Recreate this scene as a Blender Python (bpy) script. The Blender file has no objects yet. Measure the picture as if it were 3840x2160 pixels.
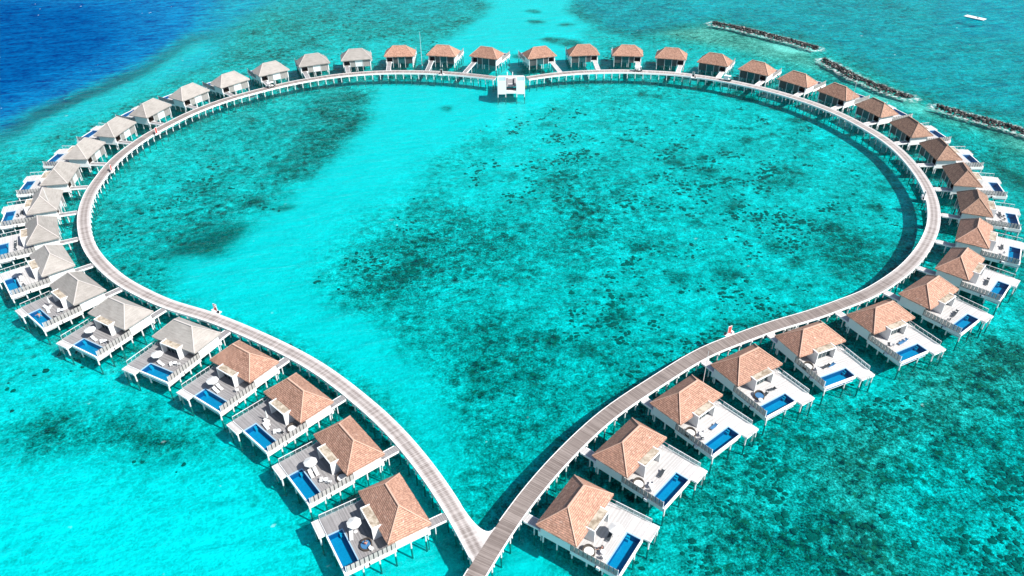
import bpy, bmesh, math, random
import numpy as np
from mathutils import Vector, Matrix, noise as mnoise
C = bpy.context.scene.collection
R = math.radians
S = 1.2                       # metres per plan unit
ZW = 3.95                     # plan height of the eaves above the water
def Z(z): return (z + ZW) * S
RND = random.Random(7)

# ---------------------------------------------------------------- node helpers
class NT:
    def __init__(s, name, world=False):
        s.m = bpy.data.materials.new(name); s.m.use_nodes = True
        s.t = s.m.node_tree; s.t.nodes.clear()
        s.out = s.t.nodes.new('ShaderNodeOutputMaterial')
    def n(s, kind, ins=None, **props):
        d = s.t.nodes.new('ShaderNode' + kind)
        for k, v in props.items(): setattr(d, k, v)
        for k, v in (ins or {}).items(): s.set(d, k, v)
        return d
    def set(s, d, k, v):
        sock = d.inputs[k]
        if isinstance(v, bpy.types.NodeSocket): s.t.links.new(v, sock)
        elif isinstance(v, bpy.types.Node): s.t.links.new(v.outputs[0], sock)
        else:
            if isinstance(v, tuple) and len(v) == 3 and sock.type == 'RGBA': v = v + (1,)
            sock.default_value = v
    def math(s, op, a, b=0.0, clamp=False):
        d = s.n('Math', operation=op, use_clamp=clamp); s.set(d, 0, a); s.set(d, 1, b); return d.outputs[0]
    def mix(s, f, a, b, blend='MIX'):
        d = s.n('Mix', data_type='RGBA', blend_type=blend)
        s.set(d, 0, f); s.set(d, 6, a); s.set(d, 7, b); return d.outputs[2]
    def ramp(s, f, stops, interp='LINEAR'):
        d = s.n('ValToRGB'); s.set(d, 0, f); r = d.color_ramp; r.interpolation = interp
        while len(r.elements) < len(stops): r.elements.new(0.5)
        for e, (p, c) in zip(r.elements, stops):
            e.position = p; e.color = (c if isinstance(c, tuple) else (c, c, c)) + (1,)
        return d.outputs[0]
    def noise(s, vec, scale, detail=4, rough=.5, dist=0.0):
        return s.n('TexNoise', {'Vector': vec, 'Scale': scale, 'Detail': detail, 'Roughness': rough, 'Distortion': dist}).outputs[0]
    def mapping(s, vec, scale=(1, 1, 1), rot=(0, 0, 0), loc=(0, 0, 0)):
        return s.n('Mapping', {'Vector': vec, 'Scale': scale, 'Rotation': rot, 'Location': loc}).outputs[0]
    def bump(s, h, strength=.5, dist=.1, normal=None):
        i = {'Height': h, 'Strength': strength, 'Distance': dist}
        if normal is not None: i['Normal'] = normal
        return s.n('Bump', i).outputs[0]
    def pbsdf(s, col, rough=.6, normal=None, **kw):
        i = {'Base Color': col, 'Roughness': rough}
        if normal is not None: i['Normal'] = normal
        i.update(kw)
        b = s.n('BsdfPrincipled', i); s.t.links.new(b.outputs[0], s.out.inputs[0]); return b
    def obj(s): return s.n('TexCoord').outputs['Object']
    def uv(s): return s.n('UVMap').outputs[0]
    def rnd(s): return s.n('ObjectInfo').outputs['Random']
    def attr(s, name): return s.n('Attribute', attribute_name=name).outputs['Fac']

M = {}
def paint(name, col, rough=.5, var=.08, scale=1.5, dirt=0.0, **kw):
    t = NT(name); o = t.obj()
    nz = t.noise(o, scale, 5, .6)
    c = t.mix(t.math('MULTIPLY', nz, 1.0), tuple(x * (1 - var * 1.5) for x in col), tuple(min(1, x * (1 + var)) for x in col))
    if dirt:
        st = t.noise(t.mapping(o, (2.5, 2.5, .35)), 1.6, 4, .6)
        c = t.mix(t.math('MULTIPLY', t.ramp(st, [(.52, 0.0), (.75, 1.0)]), dirt), c, (.42, .38, .32))
    t.pbsdf(c, rough, **kw); M[name] = t.m; return t.m
paint('white_paint', (.84, .84, .83), .5, .03, 1.2, .04)
paint('grey_steel', (.55, .57, .58), .35, .05, Metallic=.7)
paint('dark_frame', (.05, .055, .06), .45, .1)
paint('door_wood', (.045, .035, .03), .5, .2, 6)
paint('fabric_white', (.66, .66, .645), .8, .04, 4)
paint('fabric_dark', (.035, .045, .055), .85, .2, 5)
paint('fabric_blue', (.04, .16, .33), .85, .15, 8)
paint('wicker', (.07, .055, .045), .7, .3, 14)
paint('red_board', (.62, .07, .05), .5, .15, 2)
paint('dark_board', (.07, .025, .02), .5, .15, 2)
paint('rubber', (.02, .02, .02), .7, .1)
paint('skin', (.55, .32, .23), .55, .05)
paint('hair', (.03, .02, .015), .6, .1)
paint('swimwear', (.45, .05, .08), .7, .1)
paint('plastic_white', (.78, .79, .8), .35, .03)
paint('leaf', (.10, .25, .03), .6, .3, 20)
def pilemat():
    t = NT('pile_paint'); o = t.obj(); gz = t.n('SeparateXYZ', {0: t.n('NewGeometry').outputs['Position']}).outputs[2]
    nz = t.noise(o, 2.0, 4, .6)
    wet = t.ramp(t.math('ADD', gz, t.math('MULTIPLY', nz, .3)), [(.14, 1.0), (.32, 0.0)])
    t.pbsdf(t.mix(wet, t.mix(nz, (.66, .68, .68), (.8, .8, .8)), t.mix(t.ramp(gz, [(.0, 0.0), (.02, 1.0)]), (.13, .16, .13), (.03, .035, .025))), .6); M['pile_paint'] = t.m
pilemat()

def wood(name, a, b, axis=1, width=.16, rough=.65, gap=.45, uv=False):
    """planks laid side by side along `axis`, each its own shade"""
    t = NT(name); o = t.uv() if uv else t.obj()
    sep = t.n('SeparateXYZ', {0: o}); d = sep.outputs[axis]
    k = t.math('DIVIDE', d, width)
    cell = t.math('FLOOR', k); fr = t.math('FRACT', k)
    wn = t.n('TexWhiteNoise', {'W': cell}, noise_dimensions='1D').outputs[0]
    big = t.noise(o, .35, 3, .6)
    grain = t.noise(t.mapping(o, (1, 1, 1) if axis == 1 else (6, 1, 1)), 3.0, 4, .65)
    f = t.math('ADD', t.math('MULTIPLY', wn, .45), t.math('ADD', t.math('MULTIPLY', big, .55), t.math('MULTIPLY', grain, .35)))
    f = t.math('SUBTRACT', t.math('ADD', f, t.math('MULTIPLY', t.rnd(), .16)), .27, True)
    c = t.mix(f, a, b)
    g = t.math('GREATER_THAN', fr, .9)
    c = t.mix(t.math('MULTIPLY', g, gap), c, (.03, .025, .02))
    t.pbsdf(c, rough, t.bump(t.math('SUBTRACT', t.math('MULTIPLY', grain, .3), g), .3, .02))
    M[name] = t.m
wood('deck_grey', (.15, .143, .145), (.40, .385, .385))
wood('deck_pale', (.36, .345, .335), (.68, .66, .65), gap=.45)
wood('slat_wood', (.22, .21, .20), (.42, .40, .38), axis=0, width=.14, gap=.8)
wood('slat_shaded', (.035, .045, .05), (.10, .11, .11), axis=0, width=.14, gap=.8)  # darkened copy of the slats: shade on the fronts put in the colour
wood('fence_wood', (.30, .285, .27), (.60, .58, .56), axis=2, width=.13, gap=.2)

def roofmat(name, lo, hi, pale, palef, bw=.26, bh=.3213, thatch=False):
    t = NT(name); uv = t.uv(); o = t.obj(); r = t.rnd()
    shift = t.n('VectorMath', {0: o, 1: t.n('CombineXYZ', {0: t.math('MULTIPLY', r, 91.), 1: t.math('MULTIPLY', r, 37.)})}, operation='ADD').outputs[0]
    big = t.noise(shift, .55, 4, .6)
    if thatch:
        fine = t.noise(t.mapping(uv, (9, 1.1, 1)), 2.2, 5, .75)
        band = t.noise(t.mapping(uv, (.25, 2.6, 1)), 1.4, 3, .6)
        f = t.math('ADD', t.math('MULTIPLY', fine, .75), t.math('MULTIPLY', band, .45))
        f = t.math('SUBTRACT', t.math('ADD', f, t.math('MULTIPLY', big, .4)), .42, True)
        c = t.mix(f, lo, hi)
        stain = t.ramp(t.noise(shift, 1.1, 5, .7), [(.60, 0.0), (.72, 1.0)])
        c = t.mix(t.math('MULTIPLY', stain, .22), c, pale)
        h = fine
    else:
        br = t.n('TexBrick', {'Vector': uv, 'Scale': 1.0, 'Color1': (0, 0, 0, 1), 'Color2': (1, 1, 1, 1), 'Mortar': (.0, .0, .0, 1),
                 'Mortar Size': .012, 'Brick Width': bw, 'Row Height': bh, 'Bias': 0.0})
        fine = t.noise(t.mapping(uv, (5, 2, 1)), 3.0, 4, .7)
        f = t.math('ADD', t.math('MULTIPLY', br.outputs[0], .42), t.math('MULTIPLY', fine, .65))
        f = t.math('SUBTRACT', t.math('ADD', f, t.math('MULTIPLY', big, .4)), .32, True)
        c = t.mix(f, lo, hi)
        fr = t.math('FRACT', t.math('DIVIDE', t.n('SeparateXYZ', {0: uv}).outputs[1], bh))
        gap = t.ramp(fr, [(.0, 1.0), (.20, .85), (.36, 0.0), (.93, 0.0), (1.0, 1.0)])  # dark line at each course edge: painted shadow gap and dirt
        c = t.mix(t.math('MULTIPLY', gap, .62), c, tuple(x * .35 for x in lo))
        lich = t.noise(t.mapping(shift, (1.3, 1.3, 1.3)), 1.1, 4, .65)
        rows = t.noise(t.mapping(uv, (.5, 5, 1)), 1.3, 2, .6)
        pf = t.ramp(t.math('MULTIPLY', lich, t.math('ADD', rows, .45)), [(.60, 0.0), (.74, 1.0)])
        c = t.mix(t.math('MULTIPLY', pf, palef), c, pale)
        h = t.math('ADD', br.outputs[0], fine)
    hs = t.n('HueSaturation', {'Color': c, 'Value': t.math('ADD', t.math('MULTIPLY', r, .25), .88), 'Hue': .5, 'Saturation': 1.0})
    t.pbsdf(hs.outputs[0], .8, t.bump(h, .6, .05)); M[name] = t.m
roofmat('terracotta_tile', (.20, .10, .068), (.80, .46, .33), (.72, .58, .50), .6)
roofmat('shaded_tile', (.16, .088, .062), (.72, .44, .31), (.55, .42, .36), .35)  # terracotta made darker: shade of the roof slopes put in the tile colour
roofmat('grey_thatch', (.13, .118, .105), (.58, .54, .505), (.14, .105, .085), .55, thatch=True)
paint('ridge_terracotta', (.58, .37, .28), .8, .15, 5)
paint('ridge_shaded', (.38, .25, .19), .8, .15, 5)  # ridge to match, with the slope shade in its colour
paint('ridge_thatch', (.52, .475, .45), .85, .1, 5)

def beige():
    t = NT('bay_render'); o = t.obj(); r = t.rnd()
    sh = t.n('VectorMath', {0: o, 1: t.n('CombineXYZ', {0: t.math('MULTIPLY', r, 53.)})}, operation='ADD').outputs[0]
    st = t.ramp(t.noise(sh, .9, 5, .65, .6), [(.42, 0.0), (.62, 1.0)])
    t.pbsdf(t.mix(st, (.50, .44, .355), (.24, .19, .135)), .8); M['bay_render'] = t.m
beige()
def glassy():
    t = NT('window_glass')
    t.pbsdf(t.mix(t.noise(t.obj(), 1.2, 2), (.01, .03, .04), (.03, .07, .08)), .08); M['window_glass'] = t.m
    t = NT('teal_panel'); t.pbsdf(t.mix(t.noise(t.obj(), 1.5, 3), (.62, .66, .66), (.76, .78, .78)), .35); M['teal_panel'] = t.m
    t = NT('shaded_panel'); t.pbsdf(t.mix(t.noise(t.obj(), 1.5, 3), (.015, .06, .07), (.04, .13, .14)), .25); M['shaded_panel'] = t.m  # darkened front panel: shade of the walkway side put in the colour
    t = NT('rail_glass')
    a = t.n('BsdfTransparent', {'Color': (.80, .92, .92)}); b = t.n('BsdfGlossy', {'Color': (.9, .95, 1), 'Roughness': .08})
    f = t.n('LayerWeight', {'Blend': .25}).outputs[0]
    m = t.n('MixShader', {0: t.math('MULTIPLY', f, .6), 1: a, 2: b}); t.t.links.new(m.outputs[0], t.out.inputs[0]); M['rail_glass'] = t.m
    t = NT('pool_tile'); o = t.obj()
    br = t.n('TexBrick', {'Vector': o, 'Scale': 3.0, 'Color1': (.12, .32, .50, 1), 'Color2': (.16, .40, .58, 1), 'Mortar': (.22, .42, .55, 1), 'Mortar Size': .02, 'Brick Width': .5, 'Row Height': .5})
    t.pbsdf(t.mix(.0, br.outputs[0], (0, 0, 0)), .4); M['pool_tile'] = t.m
    t = NT('pool_wall_tile'); t.pbsdf((.03, .13, .30), .35); M['pool_wall_tile'] = t.m
    t = NT('pool_coping'); t.pbsdf(t.mix(t.noise(t.obj(), 2, 3), (.24, .42, .56), (.36, .54, .66)), .4); M['pool_coping'] = t.m
    t = NT('pool_water'); o = t.obj()
    nz = t.noise(o, 2.2, 3, .55)
    tr = t.n('BsdfTransparent', {'Color': (.09, .74, .86)})
    gl = t.n('BsdfGlossy', {'Color': (1, 1, 1), 'Roughness': .04, 'Normal': t.bump(nz, .15, .05)})
    fr = t.n('Fresnel', {'IOR': 1.33, 'Normal': t.bump(nz, .15, .05)}).outputs[0]
    m = t.n('MixShader', {0: fr, 1: tr, 2: gl}); t.t.links.new(m.outputs[0], t.out.inputs[0]); M['pool_water'] = t.m
glassy()
def boardmat():
    t = NT('boardwalk_planks'); uv = t.uv(); sep = t.n('SeparateXYZ', {0: uv}); u, v = sep.outputs[0], sep.outputs[1]
    tone = t.attr('tone')
    cell = t.math('FLOOR', t.math('DIVIDE', v, .15))
    wn = t.n('TexWhiteNoise', {'W': cell}, noise_dimensions='1D').outputs[0]
    grp = t.noise(t.mapping(uv, (.5, 1.6, 1)), 1.0, 5, .75, .8)
    patch = t.noise(t.mapping(uv, (.5, .22, 1)), 1.0, 3, .6)
    trk = t.math('ABSOLUTE', t.math('SUBTRACT', t.math('ABSOLUTE', u), .48))
    trk = t.ramp(trk, [(.0, 1.0), (.5, 0.0)])
    f = t.math('ADD', t.math('MULTIPLY', wn, .5), t.math('MULTIPLY', grp, .42))
    f = t.math('ADD', f, t.math('MULTIPLY', patch, .35))
    f = t.math('SUBTRACT', f, t.math('MULTIPLY', trk, t.math('MULTIPLY', patch, t.math('SUBTRACT', .9, t.math('MULTIPLY', tone, .75), True))))
    f = t.math('SUBTRACT', f, .08, True)
    pale = t.mix(f, (.24, .205, .19), (.66, .61, .59))
    brown = t.mix(f, (.07, .048, .04), (.34, .29, .265))
    c = t.mix(tone, pale, brown)
    edge = t.ramp(t.math('ABSOLUTE', u), [(.75, 0.0), (1.0, 1.0)])
    c = t.mix(t.math('MULTIPLY', edge, t.math('SUBTRACT', .45, t.math('MULTIPLY', tone, .4), True)), c, (.70, .67, .65))
    g = t.math('GREATER_THAN', t.math('FRACT', t.math('DIVIDE', v, .15)), .88)
    c = t.mix(t.math('MULTIPLY', g, .25), c, (.06, .05, .05))
    t.pbsdf(c, .7); M['boardwalk_planks'] = t.m
boardmat()
def rockmat():
    t = NT('breakwater_rock'); g = t.n('NewGeometry').outputs['Random Per Island']; o = t.obj()
    c = t.mix(t.math('ADD', t.math('MULTIPLY', g, .5), t.math('MULTIPLY', t.noise(o, 1.4, 4, .6), .5)), (.008, .008, .009), (.085, .08, .078))
    dark = t.n('HueSaturation', {'Color': c, 'Value': 1.0})
    pale = t.math('GREATER_THAN', g, .90)
    t.pbsdf(t.mix(pale, c, (.24, .23, .21)), .8, t.bump(t.noise(o, 3, 4), .5, .1)); M['breakwater_rock'] = t.m
rockmat()

# ---------------------------------------------------------------- mesh helpers
class MB:
    """collects shapes in plan units (or metres when raw) and links them as ONE mesh"""
    def __init__(s, m=1, raw=False):
        s.v = []; s.f = []; s.mi = []; s.uv = {}; s.m = m; s.raw = raw; s.cur = 0; s.flip = False
    def P(s, p):
        if s.raw: return (p[0] * s.m, p[1], p[2])
        return (p[0] * s.m * S, p[1] * S, Z(p[2]))
    def face(s, idx, uv=None):
        if s.m < 0: idx = idx[::-1]; uv = uv[::-1] if uv else None
        s.f.append(tuple(idx)); s.mi.append(s.cur)
        if uv: s.uv[len(s.f) - 1] = uv
    def add(s, pts): b = len(s.v); s.v += [s.P(p) for p in pts]; return b
    def box(s, x0, x1, y0, y1, z0, z1):
        b = s.add([(x0, y0, z0), (x1, y0, z0), (x1, y1, z0), (x0, y1, z0), (x0, y0, z1), (x1, y0, z1), (x1, y1, z1), (x0, y1, z1)])
        for q in ((3, 2, 1, 0), (4, 5, 6, 7), (0, 1, 5, 4), (1, 2, 6, 5), (2, 3, 7, 6), (3, 0, 4, 7)): s.face([b + i for i in q])
        return s
    def bar(s, a, c, w, h=None):
        """box beam between two points, w wide, h high"""
        h = h or w; A, B = Vector(a), Vector(c); d = (B - A).normalized()
        up = Vector((0, 0, 1)) if abs(d.z) < .95 else Vector((0, 1, 0))
        r = d.cross(up).normalized(); u = r.cross(d).normalized()
        pts = []
        for Q in (A, B):
            for i, j in ((-1, -1), (1, -1), (1, 1), (-1, 1)): pts.append(tuple(Q + r * i * w / 2 + u * j * h / 2))
        b = s.add(pts)
        for q in ((0, 1, 2, 3), (7, 6, 5, 4), (0, 4, 5, 1), (1, 5, 6, 2), (2, 6, 7, 3), (3, 7, 4, 0)): s.face([b + i for i in q])
        return s
    def tube(s, x, y, z0, z1, r0, r1=None, n=8):
        r1 = r0 if r1 is None else r1
        pts = [(x + r * math.cos(2 * math.pi * i / n), y + r * math.sin(2 * math.pi * i / n), z) for r, z in ((r0, z0), (r1, z1)) for i in range(n)]
        b = s.add(pts)
        for i in range(n): s.face([b + i, b + (i + 1) % n, b + n + (i + 1) % n, b + n + i])
        s.face([b + n + i for i in range(n)]); s.face([b + n - 1 - i for i in range(n)])
        return s
    def poly(s, pts, uv=None):
        b = s.add(pts); s.face([b + i for i in range(len(pts))], uv); return s
    def mesh(s, name, *mats):
        me = bpy.data.meshes.new(name); me.from_pydata(s.v, [], s.f)
        for m in mats: me.materials.append(M[m] if isinstance(m, str) else m)
        if any(s.mi): me.polygons.foreach_set('material_index', s.mi)
        if s.uv:
            L = me.uv_layers.new(name='UVMap')
            for p in me.polygons:
                q = s.uv.get(p.index)
                if q:
                    for li, c in zip(p.loop_indices, q): L.data[li].uv = c
        me.update(); return me

def link(name, me, parent=None, loc=None, rz=None):
    o = bpy.data.objects.new(name, me); C.objects.link(o); o.parent = parent
    if loc: o.location = loc
    if rz is not None: o.rotation_euler.z = rz
    return o
def tag(o, label=None, cat=None, group=None, kind=None):
    if label: o['label'] = label
    if cat: o['category'] = cat
    if group: o['group'] = group
    if kind: o['kind'] = kind
    return o
def thing(name, label, cat, loc=(0, 0, 0), rz=0, group=None):
    o = bpy.data.objects.new(name, None); C.objects.link(o); o.location = loc; o.rotation_euler.z = rz
    o.empty_display_size = .5
    return tag(o, label, cat, group)

# ---------------------------------------------------------------- the villa
LX, WY, LR, HR = 5.0, 6.134, 2.078, 2.589     # half eave length, depth, half ridge, ridge height
def roof_mesh(thatch):
    """hipped roof of overlapping courses, each course lapping the one below"""
    mb = MB(); n = 15 if not thatch else 9
    lift = .05 if not thatch else .035
    cor = [(-LX, 0, 0), (LX, 0, 0), (LX, WY, 0), (-LX, WY, 0)]
    rg = [(-LR, WY / 2, HR), (LR, WY / 2, HR)]
    sides = [(cor[0], cor[1], rg[0], rg[1]), (cor[1], cor[2], rg[1], rg[1]), (cor[2], cor[3], rg[1], rg[0]), (cor[3], cor[0], rg[0], rg[0])]
    rr = random.Random(3)
    for a, b, c, d in sides:
        a, b, c, d = map(Vector, (a, b, c, d))
        e = (b - a); elen = e.length; e = e.normalized()
        mid = (c + d) / 2; slope = (mid - a) - e * (mid - a).dot(e); sl = slope.length; up = slope.normalized()
        nrm = e.cross(up).normalized()
        if nrm.z < 0: nrm = -nrm
        for i in range(n):
            t0, t1 = i / n, (i + 1) / n
            L0, R0 = a.lerp(c, t0), b.lerp(d, t0); L1, R1 = a.lerp(c, t1), b.lerp(d, t1)
            segs = max(2, int((R0 - L0).length / .5)) if (R0 - L0).length > .3 else 1
            prev = None
            for k in range(segs + 1):
                s_ = k / segs
                j = 0 if k in (0, segs) else rr.uniform(-.025, .025)
                lo = L0.lerp(R0, s_) + nrm * (lift + abs(j) * .3) - up * (.04 + j); hi = L1.lerp(R1, s_)
                if k in (0, segs): lo = L0.lerp(R0, s_) + nrm * lift * .6
                base = L0.lerp(R0, s_) - nrm * .02
                cur = (lo, hi, base)
                if prev:
                    q = [prev[0], cur[0], cur[1], prev[1]]
                    uv = [((p - a).dot(e) * S, (p - a).dot(up) * S) for p in q]
                    mb.poly([tuple(p) for p in q], uv)
                    q = [prev[2], cur[2], cur[0], prev[0]]
                    mb.poly([tuple(p) for p in q], [((p - a).dot(e) * S, (p - a).dot(up) * S) for p in q])
                prev = cur
        # ragged eave fringe
        m = int(elen / .11)
        for k in range(m):
            p0 = a + e * (elen * k / m); p1 = a + e * (elen * (k + .8) / m)
            dn = Vector((0, 0, -(.10 + rr.uniform(0, .10)) * (1.35 if thatch else 1)))
            o_ = nrm * lift * .6
            mb.poly([tuple(p0 + o_), tuple(p1 + o_), tuple(p1 + o_ + dn * 1.0 - up * .05), tuple(p0 + o_ + dn * .9 - up * .05)],
                    [(k * .1, 0), (k * .1 + .1, 0), (k * .1 + .1, -.2), (k * .1, -.2)])
        mb.poly([tuple(a + Vector((0, 0, -.02))), tuple(b + Vector((0, 0, -.02))), tuple(b + Vector((0, 0, -.12))), tuple(a + Vector((0, 0, -.12)))],
                [(0, 0), (elen, 0), (elen, .1), (0, .1)])
    mb.poly([(-LX + .02, .02, -.1), (-LX + .02, WY - .02, -.1), (LX - .02, WY - .02, -.1), (LX - .02, .02, -.1)], [(0, 0)] * 4)
    return mb
def ridge_mesh():
    mb = MB()
    up = .075
    r0, r1 = (-LR - .05, WY / 2, HR + up), (LR + .05, WY / 2, HR + up)
    mb.bar(r0, r1, .24, .09)
    for c, r in (((-LX, 0, up), r0), ((-LX, WY, up), r0), ((LX, 0, up), r1), ((LX, WY, up), r1)): mb.bar(c, r, .15, .07)
    return mb
ROOF = {k: roof_mesh(k == 'grey_thatch').mesh('roof', k) for k in ('terracotta_tile', 'shaded_tile', 'grey_thatch')}
RIDGE = {'terracotta_tile': ridge_mesh().mesh('ridge', 'ridge_terracotta'), 'shaded_tile': ridge_mesh().mesh('ridge', 'ridge_shaded'), 'grey_thatch': ridge_mesh().mesh('ridge', 'ridge_thatch')}

TPL = {}
def template(m, p, pale, dark=False):
    """mesh list for one handedness: m = side the fence is on, p = porch on the fence side (1) or the other (-1)"""
    key = (m, p, pale, dark)
    if key in TPL: return TPL[key]
    deckm = 'deck_pale' if pale else 'deck_grey'
    T = []                                          # (name, mesh, parent index)
    def part(name, mb, *mats, par=None, off=None):
        T.append((name, mb.mesh(name, *mats) if isinstance(mb, MB) else mb, par, off)); return len(T) - 1
    # walls
    w = MB(m)
    w.box(4.32, 4.5, .42, 5.02, -2.42, -.06); w.box(-4.5, -4.32, .42, 4.4, -2.42, -.06)
    w.box(-4.3, -2.3, 4.86, 4.98, -2.3, -1.0); w.box(-4.3, 4.3, 4.86, 4.99, -.55, -.06)
    w.box(4.36, 4.52, .06, .42, -2.75, -1.75) if p > 0 else w.box(-4.52, -4.36, .06, .42, -2.75, -1.75)
    w.box(-4.31, 4.31, .56, .66, -.45, -.06)
    w.box(-1.95, -1.83, 4.4, 4.86, -1.9, -.2); w.box(1.83, 1.95, 4.4, 4.86, -1.9, -.2)
    part('wall', w, 'white_paint')
    part('floor_slab', MB(m).box(-4.32, 4.32, .5, 5.0, -2.4, -1.92), 'white_paint')
    f = MB(m)                                       # walkway-side front
    q = m * p; g = MB(q)
    sl, pn = ('slat_shaded', 'shaded_panel') if dark else ('slat_wood', 'teal_panel')  # the darker pair carries the shade of the fronts in its colour
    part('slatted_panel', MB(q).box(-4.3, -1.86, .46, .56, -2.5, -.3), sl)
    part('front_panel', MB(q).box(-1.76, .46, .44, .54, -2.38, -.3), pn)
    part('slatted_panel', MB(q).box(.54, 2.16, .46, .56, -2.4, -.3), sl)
    pr = part('porch', MB(q).box(2.24, 4.2, .6, 1.9, -1.93, -1.88).box(2.24, 2.3, .6, 1.9, -1.88, -.3).box(2.24, 4.3, 1.8, 1.9, -1.88, -.3), 'door_wood')
    part('door', MB(q).box(3.0, 3.9, 1.72, 1.79, -1.88, -.5), 'fabric_dark', par=pr)
    part('door_frame', MB(q).box(2.92, 3.98, 1.73, 1.8, -.5, -.42), 'grey_steel', par=pr)
    part('wall_lamp', MB(q).box(2.31, 2.39, 1.2, 1.3, -1.2, -1.0), 'plastic_white', par=pr)
    # rear (sea side)
    part('glass_door', MB(m).box(-4.25, -2.35, 4.9, 4.95, -1.88, -.56), 'window_glass')
    part('glass_door', MB(m).box(2.1, 4.25, 4.9, 4.95, -1.88, -.56), 'window_glass')
    b = MB(m)
    b.box(-2.0, -1.86, 4.95, 7.1, -1.9, .4); b.box(1.86, 2.0, 4.95, 7.1, -1.9, .4)
    b.box(-1.86, 1.86, 6.98, 7.1, .22, .4)
    bi = part('bay_surround', b, 'white_paint')
    part('bay_roof', MB(m).box(-1.86, 1.86, 5.0, 6.98, .2, .33), 'bay_render', par=bi)
    part('bay_window', MB(m).box(-1.86, 1.86, 6.15, 6.2, -1.9, .2), 'window_glass', par=bi)
    fr = MB(m)
    for x in (-1.84, -.95, -.04, .87, 1.76): fr.box(x, x + .08, 6.2, 6.27, -1.9, .2)
    fr.box(-1.84, 1.84, 6.2, 6.27, .1, .2)
    part('window_frame', fr, 'grey_steel', par=bi)
    cu = MB(m)
    for x in (-1.7, -1.55, -.5, .35, .5, 1.5): cu.box(x, x + .1, 6.05, 6.12, -1.85, .15)
    part('curtain', cu, 'fabric_white', par=bi)
    # deck with the pool let into its outer corner
    d = MB(m)
    d.box(-5.05, 4.44, 5.02, 9.86, -2.1, -1.9); d.box(-5.05, -1.98, 9.864, 12.0, -2.1, -1.9)
    part('deck', d, deckm)
    fs = MB(m)
    fs.box(4.40, 4.60, 5.02, 12.22, -2.78, -2.12); fs.box(-2.0, 4.40, 12.0, 12.22, -2.45, -1.94)
    fs.box(-5.13, -5.05, 5.3, 12.0, -2.4, -1.94); fs.box(-5.0, 4.4, 8.2, 8.4, -2.5, -2.1); fs.box(-5.0, 4.4, 5.3, 5.5, -2.6, -2.1)
    fs.box(-5.05, -2.0, 12.0, 12.08, -2.4, -1.94)
    part('fascia', fs, 'white_paint')
    pool = MB(m)
    pool.box(-1.84, 4.30, 10.0, 11.94, -3.02, -2.98)
    pi = part('pool', pool, 'pool_tile')
    ps = MB(m)
    ps.box(-1.9, 4.36, 9.94, 10.0, -3.0, -1.98); ps.box(-1.9, 4.36, 11.94, 12.0, -3.0, -2.0)
    ps.box(-1.9, -1.84, 10.0, 11.94, -3.0, -1.98); ps.box(4.30, 4.36, 10.0, 11.94, -3.0, -1.98)
    part('pool_wall', ps, 'pool_wall_tile', par=pi)
    pc = MB(m); pc.box(-1.98, 4.38, 9.865, 10.01, -1.98, -1.885); pc.box(-1.98, -1.83, 10.01, 12.0, -1.98, -1.885)
    part('pool_coping', pc, 'pool_coping', par=pi)
    sh = MB(m); sh.poly([(-1.84, 10.0, -2.06), (4.30, 10.0, -2.06), (4.30, 11.94, -2.06), (-1.84, 11.94, -2.06)])
    part('pool_water', sh, 'pool_water', par=pi)
    part('pool_step', MB(m).box(-1.83, -1.25, 10.02, 10.5, -2.979, -2.5).box(-1.83, -1.5, 10.02, 10.5, -2.499, -2.25), 'pool_coping', par=pi)
    bs = MB(m); bs.box(-1.92, 4.38, 9.93, 12.01, -3.12, -3.03); part('pool_base', bs, 'white_paint', par=pi)
    sp = MB(m); sp.box(-5.2, -2.45, 12.09, 13.05, -2.2, -2.1)
    si = part('swim_platform', sp, 'deck_pale')
    sb = MB(m); sb.box(-5.25, -2.4, 13.05, 13.12, -2.45, -2.09); sb.box(-2.44, -2.38, 12.09, 13.05, -2.45, -2.11); sb.box(-5.26, -5.2, 12.09, 13.05, -2.45, -2.11)
    part('platform_edge', sb, 'white_paint', par=si)
    ld = MB(m)
    for x in (-4.1, -3.7): ld.bar((x, 13.16, -4.3), (x, 13.16, -1.9), .05)
    for zz in (-2.6, -2.9, -3.2, -3.5, -3.8): ld.bar((-4.1, 13.16, zz), (-3.7, 13.16, zz), .05)
    part('ladder', ld, 'grey_steel', par=si)
    # rail
    rl = MB(m); rl.bar((-5.0, 6.6, -1.08), (-5.0, 12.0, -1.08), .08, .05)
    for y in (6.6, 7.5, 8.4, 9.3, 10.2, 11.1, 12.0): rl.bar((-5.0, y, -1.9), (-5.0, y, -1.08), .028)
    ri = part('railing', rl, 'plastic_white')
    rg_ = MB(m); rg_.box(-5.01, -4.99, 6.65, 11.95, -1.82, -1.16); part('glass_panel', rg_, 'rail_glass', par=ri)
    st = MB(m); pth = [(-4.55, 5.1, -1.05), (-4.95, 5.5, -1.0), (-5.0, 6.6, -1.08)]
    for a_, b_ in zip(pth, pth[1:]): st.bar(a_, b_, .06)
    for a_ in pth[:2]: st.bar((a_[0], a_[1], -1.9), a_, .05)
    st.bar((-4.4, 6.0, -1.0), (-4.65, 7.6, -1.75), .06); st.bar((-4.4, 6.0, -1.9), (-4.4, 6.0, -1.0), .05)
    part('side_railing', st, 'grey_steel')
    # privacy fence, eleven panels
    pm = MB(m)
    for k in range(8): pm.box(-.02, .03, .07, .55, -2.12 + k * .15, -2.12 + k * .15 + .11)
    pm.cur = 1; pm.box(-.035, .05, 0, .06, -2.2, -.88)
    pm = pm.mesh('fence_panel', 'fence_wood', 'dark_frame')
    for k in range(11): part('fence_panel', pm, off=(4.52 * S * m, (5.02 + k * .62) * S, 0))
    part('fence_end_post', MB(m).box(4.47, 4.57, 11.84, 11.92, -2.2, -.88), 'plastic_white')
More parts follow.
